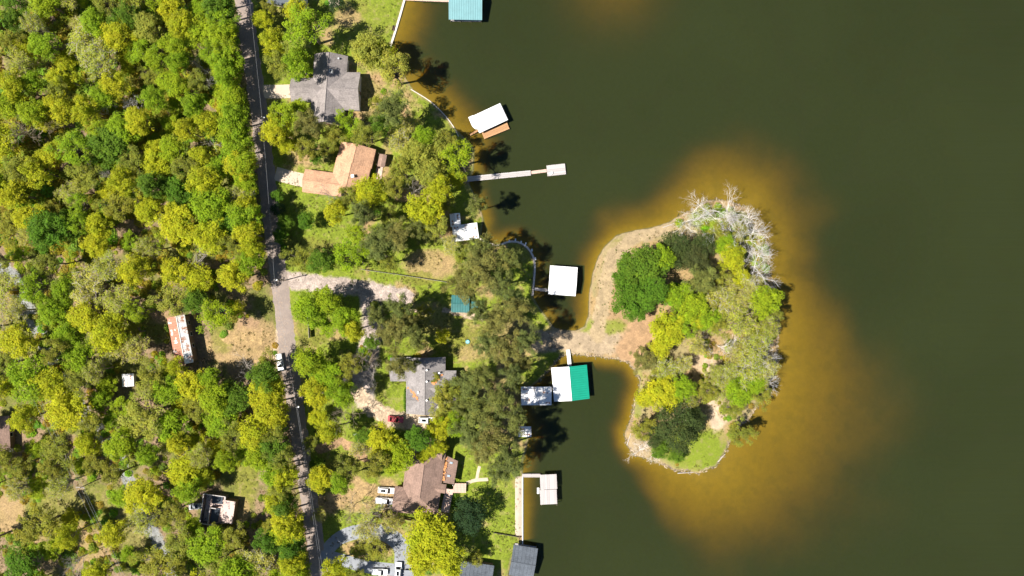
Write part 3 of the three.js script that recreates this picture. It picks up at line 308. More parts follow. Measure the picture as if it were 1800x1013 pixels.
function vehicle(label, px, py, turn, kind, paint, cat, len = 4.9) {
  const b = G(px, py, .07), T = thing(kind === 'pickup' ? 'pickup_truck' : kind === 'suv' ? 'sport_utility_car' : 'parked_car', label, cat, b, turn), l = len / 2, hw = .93;
  const pr = new THREE.Shape(); pr.moveTo(-l, .35); pr.lineTo(l - .1, .35); pr.lineTo(l, .6); pr.lineTo(l - .08, .88); pr.lineTo(l - 1.25, 1.03); pr.lineTo(-l + .1, kind === 'car' ? .98 : 1.05); pr.lineTo(-l, .8); pr.closePath();
  const g = new THREE.ExtrudeGeometry(pr, { depth: hw * 2 - .16, bevelEnabled: true, bevelSize: .06, bevelThickness: .08, bevelSegments: 2 }); g.translate(0, 0, -hw + .08); const body = part('body', g, paint, T);
  const f = kind === 'pickup' ? frustum(-.75, l - 1.2, .84, -.45, l - 1.95, .68, 1.02, 1.78) : kind === 'suv' ? frustum(-l + .12, l - 1.2, .86, -l + .5, l - 2.0, .7, 1.03, 1.76) : frustum(-l + .55, l - 1.3, .82, -l + 1.3, l - 2.2, .64, .98, 1.46);
  const cab = part('cabin', quads(f.faces), paint, T); const [s1, s2, fr, bk, tp] = f.faces; part('windshield', quads([inset(fr, .1, -.015), inset(fr, .1, .015)]), M.glass, cab); part('rear_window', quads([inset(bk, .14, -.015), inset(bk, .14, .015)]), M.glass, cab); for (const s of [s1, s2]) part('side_window', quads([inset(s, .16, -.015), inset(s, .16, .015)]), M.glass, cab);
  if (kind === 'suv') part('sunroof', quads([inset(tp, .45, .012), inset(tp, .45, -.012)]), M.glass, cab);
  if (kind === 'pickup') { part('bed_floor', box(l - .95, .03, 1.5, (-l - .75) / 2 + .05, 1.075, 0), M.black, T); for (const z of [-.82, .82]) part('bed_side', box(l - .8, .3, .1, (-l - .75) / 2, 1.2, z), paint, T); part('tailgate', box(.08, .3, 1.7, -l + .08, 1.2, 0), paint, T); }
  for (const x of [-l + .95, l - .95]) for (const z of [-.86, .86]) { const w = part('wheel', tyreG, M.tyre, T); w.position.set(x, .36, z); part('rim', rimG, M.rim, w); }
  for (const z of [-.62, .62]) { part('headlight', box(.1, .16, .36, l - .02, .75, z), M.lampW, T); part('taillight', box(.1, .24, .18, -l + .02, .85, z * 1.25), M.lampR, T); part('mirror', box(.14, .14, .22, l - 1.55, 1.15, Math.sign(z) * 1.02), paint, T); }
  return T; }
vehicle('white pickup standing on the road edge beside the dirt turnout', 493.5, 637, -1.42, 'pickup', M.pWhite, 'pickup', 5.4);
vehicle('red car parked on the pale drive beside the grey house', 696, 736.5, -.1, 'car', M.pRed, 'car', 4.8);
vehicle('white wagon parked close under the grey house gable', 750.5, 738, -.05, 'suv', M.pWhite, 'car', 4.9);
vehicle('white wagon nearest the brown roof, upper of two parked', 679.5, 861, -.07, 'suv', M.pWhite, 'car', 5.1);
vehicle('white pickup below the white wagon at the brown-roofed house', 676.5, 879.5, -.1, 'pickup', M.pWhite, 'pickup', 5.6);
vehicle('white pickup on the grey loop driveway at bottom edge', 668.5, 1004, -.07, 'pickup', M.pWhite, 'pickup', 4.8);
vehicle('white wagon facing up the photo on the grey loop driveway', 701, 1001, 1.5, 'suv', M.pWhite, 'car', 4.9);
vehicle('dark grey car parked beside the roofless burnt house', 346, 889, .1, 'car', M.pGrey, 'car', 4.3);
{ const b = G(719, 1007, .06), T = thing('trailer', 'flat grey utility trailer beside the white wagon at bottom edge', 'trailer', b); part('deck', box(3, .12, 2, 0, .6, 0), M.asphaltGrey, T); part('drawbar', box(1.4, .1, .12, -2.1, .55, 0), M.metal, T); for (const z of [-1.1, 1.1]) { const w = part('wheel', tyreG, M.tyre, T); w.position.set(.2, .36, z); part('rim', rimG, M.rim, w); } part('side_rail', box(3, .4, .06, 0, .85, 1), M.metal, T); part('side_rail', box(3, .4, .06, 0, .85, -1), M.metal, T); }
{ const b = G(645, 629, .05), T = thing('utility_cart', 'small pale blue-white cart half hidden under a tree', 'cart', b, 1.3); part('body', box(1.9, .5, 1.1, 0, .55, 0), mat([.45, .55, .65], .4), T); part('roof', box(1.3, .08, 1.15, -.1, 1.75, 0), M.white, T); for (const x of [-.65, .45]) for (const z of [-.5, .5]) part('roof_post', box(.05, .95, .05, x, 1.27, z), M.metal, T); for (const x of [-.6, .6]) for (const z of [-.5, .5]) { const w = part('wheel', tyreG, M.tyre, T); w.scale.setScalar(.7); w.position.set(x, .25, z); } }
for (const [x, r, l] of [[626, .2, 'white garden bench by the hedge row, left of two'], [633, -.1, 'white garden bench by the hedge row, right of two']]) { const b = G(x, 763.5, .02), T = thing('garden_bench', l, 'bench', b, r, 'white benches by the hedge'); part('seat', box(1.2, .06, .45, 0, .45, 0), M.white, T); part('backrest', box(1.2, .5, .05, 0, .75, -.22), M.white, T); for (const q of [-.5, .5]) for (const z of [-.17, .17]) part('leg', box(.06, .45, .06, q, .22, z), M.white, T); }
{ const b = G(692, 50), T = thing('garden_bench', 'small brown bench on the lawn beside the timber seawall', 'bench', b, 1.4); part('seat', box(1.6, .07, .5, 0, .45, 0), M.wood, T); part('backrest', box(1.6, .5, .06, 0, .75, -.24), M.wood, T); for (const q of [-.7, .7]) for (const z of [-.2, .2]) part('leg', box(.07, .45, .07, q, .22, z), M.wood, T); }
// ---------------------------------------------------------------- utility poles and wires
const poleTops = [];
function pole(label, px, py, h, arm, turn = 0) { let gy = 2; for (let i = 0; i < 2; i++) { const w = P(px, py, gy + h); gy = Math.max(0, gy * 0 + gh(w.x, w.z)); } const w = P(px, py, gy + h), T = thing('utility_pole', label, 'pole', V(w.x, gy, w.z), turn); part('shaft', tube(V(0, -.5, 0), V(0, h, 0), .17, .12, 8), M.post, T); if (arm) part('crossarm', box(2.6, .14, .12, 0, h - .35, 0), M.plank, T); else part('transformer', new THREE.CylinderGeometry(.24, .24, .75, 12).translate(.35, h - 1.1, 0), M.metal, T); for (const x of arm ? [-1.15, .35, 1.15] : [0]) part('insulator', new THREE.CylinderGeometry(.06, .07, .2, 8).translate(x, h + (arm ? -.2 : .08), 0), M.white, T); poleTops.push(T); return T; }
pole('roadside utility pole by the grey-roofed house driveway', 460, 205, 10.5, false); pole('roadside utility pole near the gravel drive entrance', 482, 492, 10.5, false); pole('roadside utility pole casting its shadow on the lower lawn', 520.5, 716, 10.5, false);
pole('woodland utility pole with pale crossarm in the power line cut', 140, 858, 11.5, true, -.1);
function wire(label, a, b, ha, hb, r = .022) { const A = P(...a, ha), B = P(...b, hb), m = A.clone().lerp(B, .5); m.y -= A.distanceTo(B) * .012; const T = new THREE.Mesh(new THREE.TubeGeometry(new THREE.QuadraticBezierCurve3(A, m, B), 24, r, 5), M.wire); T.name = numbered('overhead_wire'); T.castShadow = true; tag(T, label, 'wire', 'overhead wires'); scene.add(T); }
for (const [a, b, w] of [[[436, -20], [460, 205], 'top edge to the first roadside pole'], [[460, 205], [482, 492], 'first to the second roadside pole'], [[482, 492], [520.5, 716], 'second to the third roadside pole'], [[520.5, 716], [567, 1030], 'third roadside pole to the bottom edge']]) wire('thin overhead wire along the road, from ' + w, a, b, 12.3, 12.3);
wire('second thin wire beside the road below the third pole', [522.5, 716], [571, 1030], 12, 12);
for (const [o, w] of [[-6.4, 'lowest-hung'], [2, 'middle'], [6.4, 'right-hand']]) for (const [a, b, q] of [[[-8 + o, 560], [140 + o, 858], 'above'], [[140 + o, 858], [232 + o, 1060], 'below']]) wire(`${w} wire of the woodland line ${q} the crossarm pole`, a, b, 13.4, 13.4);
// ---------------------------------------------------------------- trees
function leafMat(c) { return new THREE.MeshPhysicalMaterial({ color: new THREE.Color().setRGB(...c), roughness: 1, specularIntensity: .25, vertexColors: true, side: THREE.DoubleSide, transmission: .48, thickness: 0 }); }
const LEAF = { Y: [[.44, .44, .014], [.4, .42, .012]], L: [[.25, .36, .01], [.3, .38, .01]], G: [[.105, .21, .01], [.125, .215, .012]], O: [[.28, .28, .03], [.25, .27, .03]], S: [[.38, .37, .05], [.33, .34, .045]], T: [[.43, .42, .07], [.38, .41, .05]], P: [[.2, .22, .045], [.17, .2, .045], [.23, .22, .05]], D: [[.035, .075, .022], [.04, .07, .02]], C: [[.075, .105, .022], [.1, .115, .03]] };
const LM = {}; for (const k in LEAF) LM[k] = LEAF[k].map(leafMat);
const bark = texMat((u, v) => mul([.2, .16, .125], .6 + .8 * nB(u, v)), 2), barkPale = mat([.74, .69, .64], .9), barkGrey = mat([.42, .37, .32], .9), barkTan = mat([.36, .28, .2], .9), barkDark = mat([.12, .085, .06], .95);
class Leaves { constructor() { this.p = []; this.c = []; this.i = []; this.n = []; }
  add(c, nrm, w, l, col, spin) { const t = V(Math.abs(nrm.y) < .9 ? 0 : 1, Math.abs(nrm.y) < .9 ? 1 : 0, 0).cross(nrm).normalize(), b = nrm.clone().cross(t), cs = Math.cos(spin), sn = Math.sin(spin), u = t.clone().multiplyScalar(cs).addScaledVector(b, sn).multiplyScalar(l / 2), v = t.clone().multiplyScalar(-sn).addScaledVector(b, cs).multiplyScalar(w / 2), k = this.p.length / 3;
    for (const [x, y] of [[-1, -.9], [1, 0], [-1, .9]]) { this.p.push(c.x + u.x * x + v.x * y, c.y + u.y * x + v.y * y, c.z + u.z * x + v.z * y); this.c.push(...col); this.n.push(nrm.x, nrm.y, nrm.z); } this.i.push(k, k + 1, k + 2); }
  geo() { const g = new THREE.BufferGeometry(); g.setAttribute('position', new THREE.Float32BufferAttribute(this.p, 3)); g.setAttribute('normal', new THREE.Float32BufferAttribute(this.n, 3)); g.setAttribute('color', new THREE.Float32BufferAttribute(this.c, 3)); g.setIndex(this.i); return g; } }
const dirv = () => { const z = rr(-1, 1), a = rr(0, 6.2832), r = Math.sqrt(1 - z * z); return V(r * Math.cos(a), z, r * Math.sin(a)); };
// prototype trees: crown radius 5 m, height 16 m, base at the origin
function makeTree(o) {
  const lv = new Leaves(), wood = [], hc = o.hc, R = 5, ry = o.ry, lean = rr(0, 6.28), lob = [rr(0, 6.28), rr(0, 6.28), rr(0, 6.28)];
  const top = V(rr(-.4, .4), hc + ry * .35, rr(-.4, .4)); wood.push(tube(V(0, -.6, 0), V(top.x * .5, hc * .55, top.z * .5), .3, .22, 7), tube(V(top.x * .5, hc * .55, top.z * .5), top, .22, .07, 6));
  for (let k = 0; k < o.clumps; k++) { const d = dirv(); if (d.y < -.55) d.y *= -1; const az = Math.atan2(d.z, d.x), out = 1 + o.lobe * (.5 * Math.sin(az * 3 + lob[0]) + .35 * Math.sin(az * 5 + lob[1]) + .3 * Math.sin(az * 2 + lob[2])), rad = Math.pow(rnd(), o.fill) * out;
    const c = V(d.x * R * rad * .84, hc + d.y * ry * rad * .85, d.z * R * rad * .84), cr = rr(o.cr[0], o.cr[1]), hue = rr(-.07, .07), val = rr(.8, 1.18);
    if (k < o.limbs) { const s = V(top.x * .5, hc * rr(.45, .8), top.z * .5), m = s.clone().lerp(c, .55).add(V(0, -.5, 0)); wood.push(tube(s, m, .13, .08, 5, true), tube(m, c, .08, .03, 4, true)); }
    if (o.twigs) for (let q = 0; q < o.twigs; q++) { const e = c.clone().addScaledVector(dirv(), cr * 1.1); wood.push(tube(c, e, .045, .02, 3, true)); }
    const n = Math.round(o.leaves * cr * cr); for (let j = 0; j < n; j++) { const u = dirv(); if (u.y < -.2 && rnd() < .6) u.y *= -1; const p = c.clone().add(V(u.x * cr, u.y * cr * .75, u.z * cr).multiplyScalar(Math.pow(rnd(), .35)));
      const nm = o.needle ? dirv().multiplyScalar(.8).add(u).add(V(0, .5, 0)).normalize() : u.clone().multiplyScalar(.8).add(dirv().multiplyScalar(.75)).add(V(0, .55, 0)).normalize(), kv = val * rr(.82, 1.2), hv = hue + rr(-.07, .07);
      lv.add(p, nm, o.needle ? rr(.12, .2) : rr(.26, .46) * o.size, o.needle ? rr(.5, .85) : rr(.36, .62) * o.size, [kv * (1 + hv), kv, kv * (1 - hv)], rr(0, 6.28)); } }
  return { crown: lv.geo(), wood: mergeGeometries(wood.map((q) => clean(q.toNonIndexed()))) }; }
function makeBare(o) { const gs = []; const grow = (p, d, len, r, lev) => { const e = p.clone().addScaledVector(d, len); gs.push(tube(p, e, r, r * .68, lev > 2 ? 3 : 5, true)); if (lev >= o.lev) return; const n = lev === 0 ? 4 : rnd() < .35 ? 2 : 3; for (let i = 0; i < n; i++) { const nd = d.clone().addScaledVector(dirv(), lev === 0 ? .75 : .62).add(V(0, .06, 0)).normalize(); grow(p.clone().lerp(e, i ? rr(.55, 1) : 1), nd, len * rr(.62, .85), r * .62, lev + 1); } };
  grow(V(0, -.5, 0), V(rr(-.12, .12), 1, rr(-.12, .12)).normalize(), 5.2, .17, 0); return mergeGeometries(gs.map((q) => clean(q.toNonIndexed()))); }
const broad = [0, 1, 2, 3, 4].map((i) => makeTree({ hc: 11.2, ry: 4.4, clumps: 105, lobe: .16 + .05 * (i % 3), fill: .36, cr: [.55, 1.35], limbs: 14, leaves: 50, size: .84 }));
const airy = [0, 1, 2].map(() => makeTree({ hc: 11.2, ry: 4, clumps: 52, lobe: .26, fill: .4, cr: [.6, 1.3], limbs: 52, leaves: 66, size: .74, twigs: 1 }));
const sparse = [0, 1, 2].map(() => makeTree({ hc: 10.5, ry: 4.2, clumps: 70, lobe: .2, fill: .4, cr: [.7, 1.3], limbs: 70, leaves: 44, size: .62, twigs: 5 }));
const pines = [0, 1, 2].map(() => makeTree({ hc: 12.2, ry: 3.2, clumps: 64, lobe: .3, fill: .5, cr: [.6, 1.1], limbs: 40, leaves: 84, size: 1, needle: true }));
const dense = [0, 1].map(() => makeTree({ hc: 7.5, ry: 5.2, clumps: 80, lobe: .1, fill: .25, cr: [.9, 1.4], limbs: 8, leaves: 50, size: .66 }));
const bare = [0, 1, 2, 3].map(() => makeBare({ lev: 6 }));
const LAND = [[575, 150, 'topmost grey house'], [605, 295, 'tan-roofed house'], [745, 680, 'lower grey house'], [735, 850, 'brown-roofed house'], [320, 600, 'rusty barn'], [392, 892, 'burnt house'], [862, 210, 'tilted boathouse'], [900, 305, 'long dock'], [817, 405, 'rusty boathouse'], [990, 492, 'square boathouse'], [812, 535, 'teal gazebo'], [1003, 675, 'green boathouse'], [964, 860, 'swim dock'], [650, 965, 'loop driveway'], [140, 858, 'crossarm pole'], [222, 668, 'white shed'], [1050, 605, 'causeway'], [620, 505, 'gravel drive'], [600, 820, 'lower lawn'], [560, 400, 'roadside lawn']];
const WORDS = { Y: 'yellow-green', L: 'lime-green', G: 'rich green', O: 'olive-green', S: 'pale yellow', T: 'tan thin-leaved', P: 'grey-green pine', D: 'dark evergreen', C: 'dense olive evergreen', W: 'bare white-branched', B: 'bare brown-branched' };
const seenLabels = new Set();
const ONES = 'zero one two three four five six seven eight nine ten eleven twelve thirteen fourteen fifteen sixteen seventeen eighteen nineteen'.split(' '), TENS = ',,twenty,thirty,forty,fifty,sixty,seventy,eighty,ninety'.split(',');
const say = (v) => { v = clamp(v, 0, 100); const n = Math.floor(v + 1e-6); return n >= 100 ? 'hundred' : n < 20 ? ONES[n] : TENS[Math.floor(n / 10)] + (n % 10 ? '-' + ONES[n % 10] : ''); };
function treeLabel(k, px, py, r, zone) { let near = '', best = 1e9; for (const [x, y, t] of LAND) { const d = Math.hypot(x - px, y - py); if (d < best) { best = d; near = t; } }
  const size = r > 33 ? 'large ' : r < 19 ? 'small ' : '', where = zone === 'island' ? 'on the island' : zone === 'wood' && best > 90 ? 'in the western woods' : 'near the ' + near;
  let l; for (const [dx, dy] of [[0, 0], [1, 0], [0, 1], [-1, 0], [0, -1], [1, 1], [-1, -1]]) { l = `${size}${WORDS[k]} tree ${where}, ${say(Math.round(px / 18) + dx)} percent across, ${say(Math.round(py / 10.13) + dy)} percent down`; if (!seenLabels.has(l)) break; } seenLabels.add(l); return l; }
const GROUPS = { wood: 'trees of the woods west of the road', yard: 'yard trees between road and lake', island: 'trees on the island' };
let treeCount = 0;
function tree(px, py, r, k, h, zone = 'yard') {
  treeCount++; const isBare = k === 'W' || k === 'B', set = isBare ? bare : k === 'P' ? pines : k === 'T' ? sparse : k === 'D' || k === 'C' ? dense : (k === 'O' || (k === 'L' && rnd() < .3) || (k === 'S' && rnd() < .4)) ? airy : broad, v = set[Math.floor(rnd() * set.length)];
  h = h || (k === 'P' ? rr(17, 22) : k === 'D' || k === 'C' ? rr(9, 12) : rr(12, 17)) * (r < 20 ? .55 : 1); const hc = h * .7; let gy = 1; for (let i = 0; i < 2; i++) { const w = P(px, py, gy + hc); gy = Math.max(.05, gh(w.x, w.z)); } const w = P(px, py, gy + hc);
  const T = thing(isBare ? 'bare_tree' : k === 'P' ? 'pine_tree' : k === 'D' || k === 'C' ? 'evergreen_tree' : h <= 9.5 ? 'sapling' : k === 'T' ? 'budding_tree' : 'broadleaf_tree', treeLabel(k, px, py, r, zone), 'tree', V(w.x, gy, w.z), rr(0, 6.28), GROUPS[zone]);
  const s = r * S / 5 * (k === 'P' ? 1.03 : 1.06), sy = h / (k === 'D' || k === 'C' ? 12.5 : isBare ? 17 : 16);
  if (isBare) { const m = part('trunk', v, k === 'W' ? barkPale : rnd() < .5 ? barkGrey : barkTan, T); T.scale.set(s * .82, sy, s * .82); }
  else { part('trunk', v.wood, k === 'T' ? (rnd() < .5 ? barkTan : barkGrey) : k === 'P' ? barkDark : bark, T); const L = LM[k]; part('crown', v.crown, L[Math.floor(rnd() * L.length)], T); T.scale.set(s, sy, s); }
  return T; }
const YARD = [[462, 35, 19, 'Y'], [480, 74, 23, 'Y'], [490, 108, 27, 'O'], [522, 112, 26, 'L'], [536, 44, 38, 'L', 22], [520, 18, 22, 'Y'], [591, 6, 15, 'D', 7], [472, 12, 14, 'O'], [648, 88, 30, 'S', 17], [690, 122, 33, 'S', 21], [672, 98, 26, 'Y'], [628, 92, 15, 'S'], [690, 198, 34, 'P'], [665, 180, 18, 'O', 8], [500, 203, 28, 'L'], [484, 228, 26, 'Y'], [525, 190, 17, 'L', 8], [543, 218, 26, 'P'], [610, 218, 27, 'L', 11], [588, 236, 20, 'O'], [642, 236, 24, 'O'], [702, 246, 26, 'T'], [668, 222, 20, 'G'], [744, 240, 20, 'L'], [788, 246, 20, 'O'], [733, 275, 32, 'S'], [806, 276, 31, 'L', 21], [758, 300, 28, 'S'], [772, 332, 24, 'Y'], [746, 370, 34, 'Y'], [770, 400, 24, 'S'], [705, 300, 24, 'O'], [840, 360, 20, 'P', 19], [800, 316, 18, 'Y'], [650, 336, 30, 'Y', 14], [610, 352, 24, 'O'], [572, 338, 20, 'B'], [540, 262, 22, 'O'], [556, 272, 17, 'G', 7], [505, 252, 18, 'Y'], [590, 372, 22, 'Y'], [640, 380, 24, 'P'], [665, 430, 36, 'P'], [620, 446, 34, 'L'], [700, 418, 32, 'P'], [528, 455, 26, 'O'], [566, 460, 24, 'G'], [500, 392, 15, 'G', 7], [538, 388, 16, 'G', 8], [493, 415, 14, 'G', 7], [488, 345, 12, 'G', 6], [488, 368, 13, 'D', 6], [680, 378, 20, 'O'], [780, 360, 18, 'O'], [720, 330, 20, 'B'],
  [850, 468, 44, 'P', 22], [812, 498, 32, 'P'], [882, 500, 30, 'P', 20], [842, 436, 24, 'P'], [888, 455, 26, 'P', 19], [815, 452, 22, 'O'], [545, 545, 31, 'L'], [572, 528, 26, 'L'], [606, 562, 25, 'L'], [622, 580, 20, 'Y'], [700, 540, 27, 'P'], [690, 582, 34, 'P', 20], [730, 592, 22, 'P'], [664, 556, 21, 'P'], [652, 602, 14, 'G', 6], [842, 548, 22, 'P'], [872, 560, 34, 'P'], [902, 545, 32, 'P', 20], [860, 602, 28, 'P'], [892, 616, 34, 'P', 21], [928, 598, 26, 'P', 23], [778, 590, 13, 'Y', 7], [748, 548, 16, 'O'], [740, 575, 16, 'P'],
  [545, 636, 28, 'L'], [578, 662, 30, 'L'], [556, 690, 27, 'Y'], [612, 648, 24, 'O'], [640, 645, 26, 'B'], [600, 692, 24, 'L'], [652, 682, 22, 'B'], [640, 626, 14, 'L', 6], [702, 640, 27, 'P'], [560, 735, 18, 'Y'], [612, 740, 28, 'B'], [580, 760, 20, 'Y'], [672, 772, 27, 'Y'], [638, 768, 18, 'G', 5], [735, 770, 24, 'G'], [700, 802, 32, 'L', 13], [664, 816, 26, 'O'], [612, 826, 22, 'O'], [556, 815, 14, 'G', 6], [562, 842, 24, 'Y'], [600, 850, 20, 'L'], [630, 790, 18, 'T'], [546, 780, 16, 'O'], [725, 640, 14, 'P', 12],
  [776, 706, 22, 'S'], [795, 690, 28, 'O'], [822, 678, 30, 'P', 16], [850, 660, 27, 'P'], [842, 722, 34, 'P', 20], [880, 700, 30, 'P', 24], [802, 742, 27, 'L'], [772, 754, 22, 'Y'], [830, 762, 32, 'P'], [870, 772, 34, 'P', 24], [895, 802, 32, 'P', 25], [880, 830, 24, 'P'], [848, 792, 26, 'P'], [900, 662, 24, 'P', 24], [905, 735, 26, 'P', 25], [768, 786, 17, 'Y', 10], [780, 730, 17, 'S'], [735, 605, 18, 'O', 8],
  [824, 908, 31, 'D', 13], [760, 948, 46, 'Y', 16], [792, 985, 28, 'Y'], [742, 985, 28, 'Y'], [730, 930, 18, 'T'], [662, 905, 25, 'B'], [612, 905, 20, 'B'], [645, 930, 26, 'T'], [655, 966, 27, 'O', 7], [630, 970, 15, 'O', 5], [690, 918, 20, 'T'], [592, 1003, 24, 'Y'], [560, 905, 15, 'T', 6], [835, 982, 16, 'O'], [625, 1012, 18, 'O'], [920, 640, 20, 'P', 18], [745, 800, 15, 'Y', 8], [765, 665, 12, 'O', 6]];
const ISLE = [[1130, 468, 40, 'G', 14], [1108, 520, 34, 'G', 13], [1146, 515, 34, 'G', 14], [1098, 482, 24, 'G', 11], [1118, 548, 22, 'G', 10], [1165, 455, 24, 'L', 13], [1190, 442, 36, 'C', 10], [1222, 452, 26, 'C', 10], [1240, 430, 24, 'C', 9], [1236, 492, 34, 'P', 13], [1192, 520, 27, 'L'], [1218, 536, 30, 'L', 13], [1176, 580, 34, 'Y', 11], [1162, 606, 24, 'Y', 9], [1206, 572, 25, 'L', 11], [1288, 452, 25, 'Y', 11], [1302, 490, 20, 'Y', 10], [1210, 388, 24, 'W', 12], [1262, 372, 30, 'W', 14], [1290, 378, 27, 'W', 14], [1318, 398, 28, 'W', 15], [1336, 408, 26, 'W', 14], [1340, 468, 28, 'W', 15], [1332, 488, 22, 'W', 13], [1272, 530, 32, 'T', 13], [1300, 562, 34, 'T', 14], [1344, 528, 30, 'L', 14], [1360, 550, 18, 'O', 12], [1330, 602, 30, 'T', 14], [1318, 648, 34, 'T', 14], [1344, 652, 26, 'T', 13], [1300, 690, 28, 'L', 11], [1276, 612, 22, 'W', 12], [1246, 610, 17, 'B', 8], [1130, 632, 27, 'P', 9], [1168, 648, 27, 'T', 9], [1166, 692, 34, 'Y', 10], [1200, 684, 25, 'L', 10], [1240, 692, 24, 'O', 9], [1192, 752, 42, 'C', 13], [1222, 740, 22, 'C', 9], [1132, 752, 24, 'O', 9], [1160, 790, 18, 'G', 6], [1190, 800, 15, 'G', 5], [1305, 762, 26, 'O', 11], [1128, 795, 20, 'W', 5], [1338, 696, 22, 'O', 12], [1262, 570, 24, 'O', 12], [1346, 625, 20, 'W', 13], [1255, 660, 20, 'T', 9], [1150, 800, 14, 'W', 5], [1310, 530, 22, 'T', 12], [1250, 520, 22, 'O', 11]];
ISLE.push([1240, 380, 24, 'W', 12], [1275, 390, 24, 'W', 13], [1305, 372, 22, 'W', 13], [1328, 420, 22, 'W', 13], [1348, 450, 20, 'W', 13], [1225, 372, 18, 'W', 10], [1262, 408, 22, 'O', 9], [1275, 430, 20, 'L', 9], [1325, 440, 20, 'W', 13], [1322, 505, 24, 'T', 12], [1290, 515, 24, 'T', 12], [1350, 575, 24, 'T', 13], [1325, 575, 24, 'O', 12], [1300, 620, 26, 'T', 12], [1280, 660, 24, 'T', 10], [1345, 672, 24, 'W', 12], [1330, 630, 26, 'W', 13], [1322, 675, 26, 'L', 11], [1288, 720, 20, 'O', 8], [1225, 605, 22, 'T', 9], [1200, 640, 20, 'T', 8], [1245, 560, 24, 'L', 11], [1270, 490, 20, 'O', 10], [1210, 705, 20, 'T', 8], [1150, 668, 20, 'O', 8], [1135, 700, 20, 'Y', 8], [1265, 690, 20, 'T', 8], [1150, 770, 20, 'C', 8], [1100, 500, 20, 'G', 9], [1225, 560, 22, 'Y', 10], [1300, 410, 20, 'O', 8], [1235, 470, 20, 'C', 9]);
YARD.push([575, 258, 18, 'O', 9], [720, 215, 20, 'T'], [770, 262, 22, 'S'], [690, 330, 22, 'O'], [735, 400, 22, 'P', 15], [680, 460, 20, 'O'], [790, 430, 18, 'T'], [630, 410, 22, 'L'], [575, 570, 22, 'L', 9], [720, 560, 20, 'P', 17], [865, 740, 24, 'P', 19], [810, 715, 20, 'P', 15], [560, 660, 20, 'G', 9]);
for (const [x, y, r, k, h] of YARD) tree(x, y, r * 1.03, k, h, 'yard');
for (const [x, y, r, k, h] of ISLE) tree(x, y, r, k, h, 'island');
// western woods: hand-set trees first, the rest spread between them
const WOOD = [[200, 148, 26, 'Y'], [150, 195, 24, 'Y'], [25, 150, 26, 'Y'], [110, 190, 26, 'Y'], [45, 85, 22, 'Y'], [245, 215, 26, 'Y'], [90, 275, 24, 'Y'], [215, 320, 24, 'Y'], [260, 50, 28, 'S'], [320, 45, 26, 'Y'], [360, 215, 26, 'Y'], [395, 60, 30, 'L'], [400, 120, 28, 'L'], [408, 180, 26, 'L'], [420, 235, 26, 'L'], [425, 290, 26, 'L'], [420, 345, 24, 'T'], [408, 395, 32, 'G'], [400, 25, 22, 'G'], [345, 110, 18, 'W'], [370, 140, 16, 'W'], [175, 195, 14, 'W'], [232, 172, 18, 'W'], [170, 430, 24, 'Y'], [235, 475, 28, 'Y'], [410, 485, 28, 'Y'], [310, 480, 28, 'Y'], [300, 530, 30, 'S', 14], [345, 530, 24, 'G', 14], [380, 555, 32, 'L'], [190, 585, 36, 'Y'], [35, 600, 34, 'Y'], [95, 545, 26, 'L'], [60, 505, 28, 'L'], [305, 648, 22, 'Y'], [120, 720, 40, 'Y'], [250, 730, 42, 'S', 17], [340, 680, 32, 'Y'], [330, 830, 36, 'Y'], [250, 870, 34, 'Y'], [450, 760, 34, 'Y'], [470, 690, 30, 'Y'], [415, 700, 30, 'G'], [470, 640, 24, 'O'], [485, 830, 28, 'L'], [490, 880, 26, 'Y'], [500, 940, 26, 'L'], [470, 950, 22, 'G'], [515, 985, 22, 'Y'], [455, 805, 24, 'L'], [300, 905, 28, 'O'], [175, 815, 26, 'O'], [40, 995, 34, 'G'], [380, 935, 18, 'O', 6], [432, 660, 30, 'B'], [385, 990, 28, 'O'], [130, 990, 24, 'B'], [200, 940, 24, 'Y']];
const placed = [];
for (let y = -15; y < 1030; y += 25) { if (y > 470 && y < 660) continue; WOOD.push([427 + (y < 480 ? y * .129 : 62 + (y - 480) * .137) - rr(38, 48), y + rr(-5, 5), rr(22, 29), y < 470 ? 'LLGYL'[Math.floor(rnd() * 5)] : 'YLOGY'[Math.floor(rnd() * 5)], Math.abs(y - 165) < 28 || Math.abs(y - 315) < 24 ? 10.5 : rr(15, 18)]); }
const clear = [[345, 605, 52], [440, 602, 48], [410, 615, 34], [470, 580, 26], [412, 888, 40], [430, 840, 22], [365, 890, 34], [15, 905, 38], [285, 560, 18], [222, 668, 22], [10, 765, 30], [20, 480, 20], [145, 862, 22], [395, 640, 20]];
const roadX = (y) => 427 + (y < 480 ? y * .129 : 62 + (y - 480) * .137);
for (const [x, y, r, k, h] of WOOD) { tree(x, y, r, k, h, 'wood'); placed.push([x, y, r]); }
for (let tries = 0; tries < 20000 && placed.length < 284; tries++) { const x = rr(-30, 520), y = rr(-30, 1040), open = y > 430 && y < 660 ? 1.22 : y > 820 && x < 320 ? 1.3 : 1, r = rr(17, 40), rx = roadX(y) - 26 - r * .6; if (x > rx) continue;
  if (clear.some(([cx, cy, cr]) => Math.hypot(cx - x, cy - y) < cr + r * .35)) continue; const cut = Math.abs((x - 0) - (y - 600) * .52) ; if (y > 600 && cut < 14 && rnd() < .8) continue;
  if (placed.some(([a, b, q]) => Math.hypot(a - x, b - y) < (q + r) * .54 * open)) continue; placed.push([x, y, r]);
  const n = fbm(x / 70 + 31, y / 70 + 8, 3), u = rnd() * .5 + n * .9 - .2; let k = u < .2 ? 'G' : u < .46 ? 'L' : u < .6 ? 'Y' : u < .66 ? 'O' : u < .76 ? 'T' : u < .8 ? 'B' : 'L'; if (rnd() < .1) k = 'O'; if (y > 430 && y < 660 && rnd() < .4) k = rnd() < .5 ? 'O' : 'T'; tree(x, y, r, k, 0, 'wood'); }
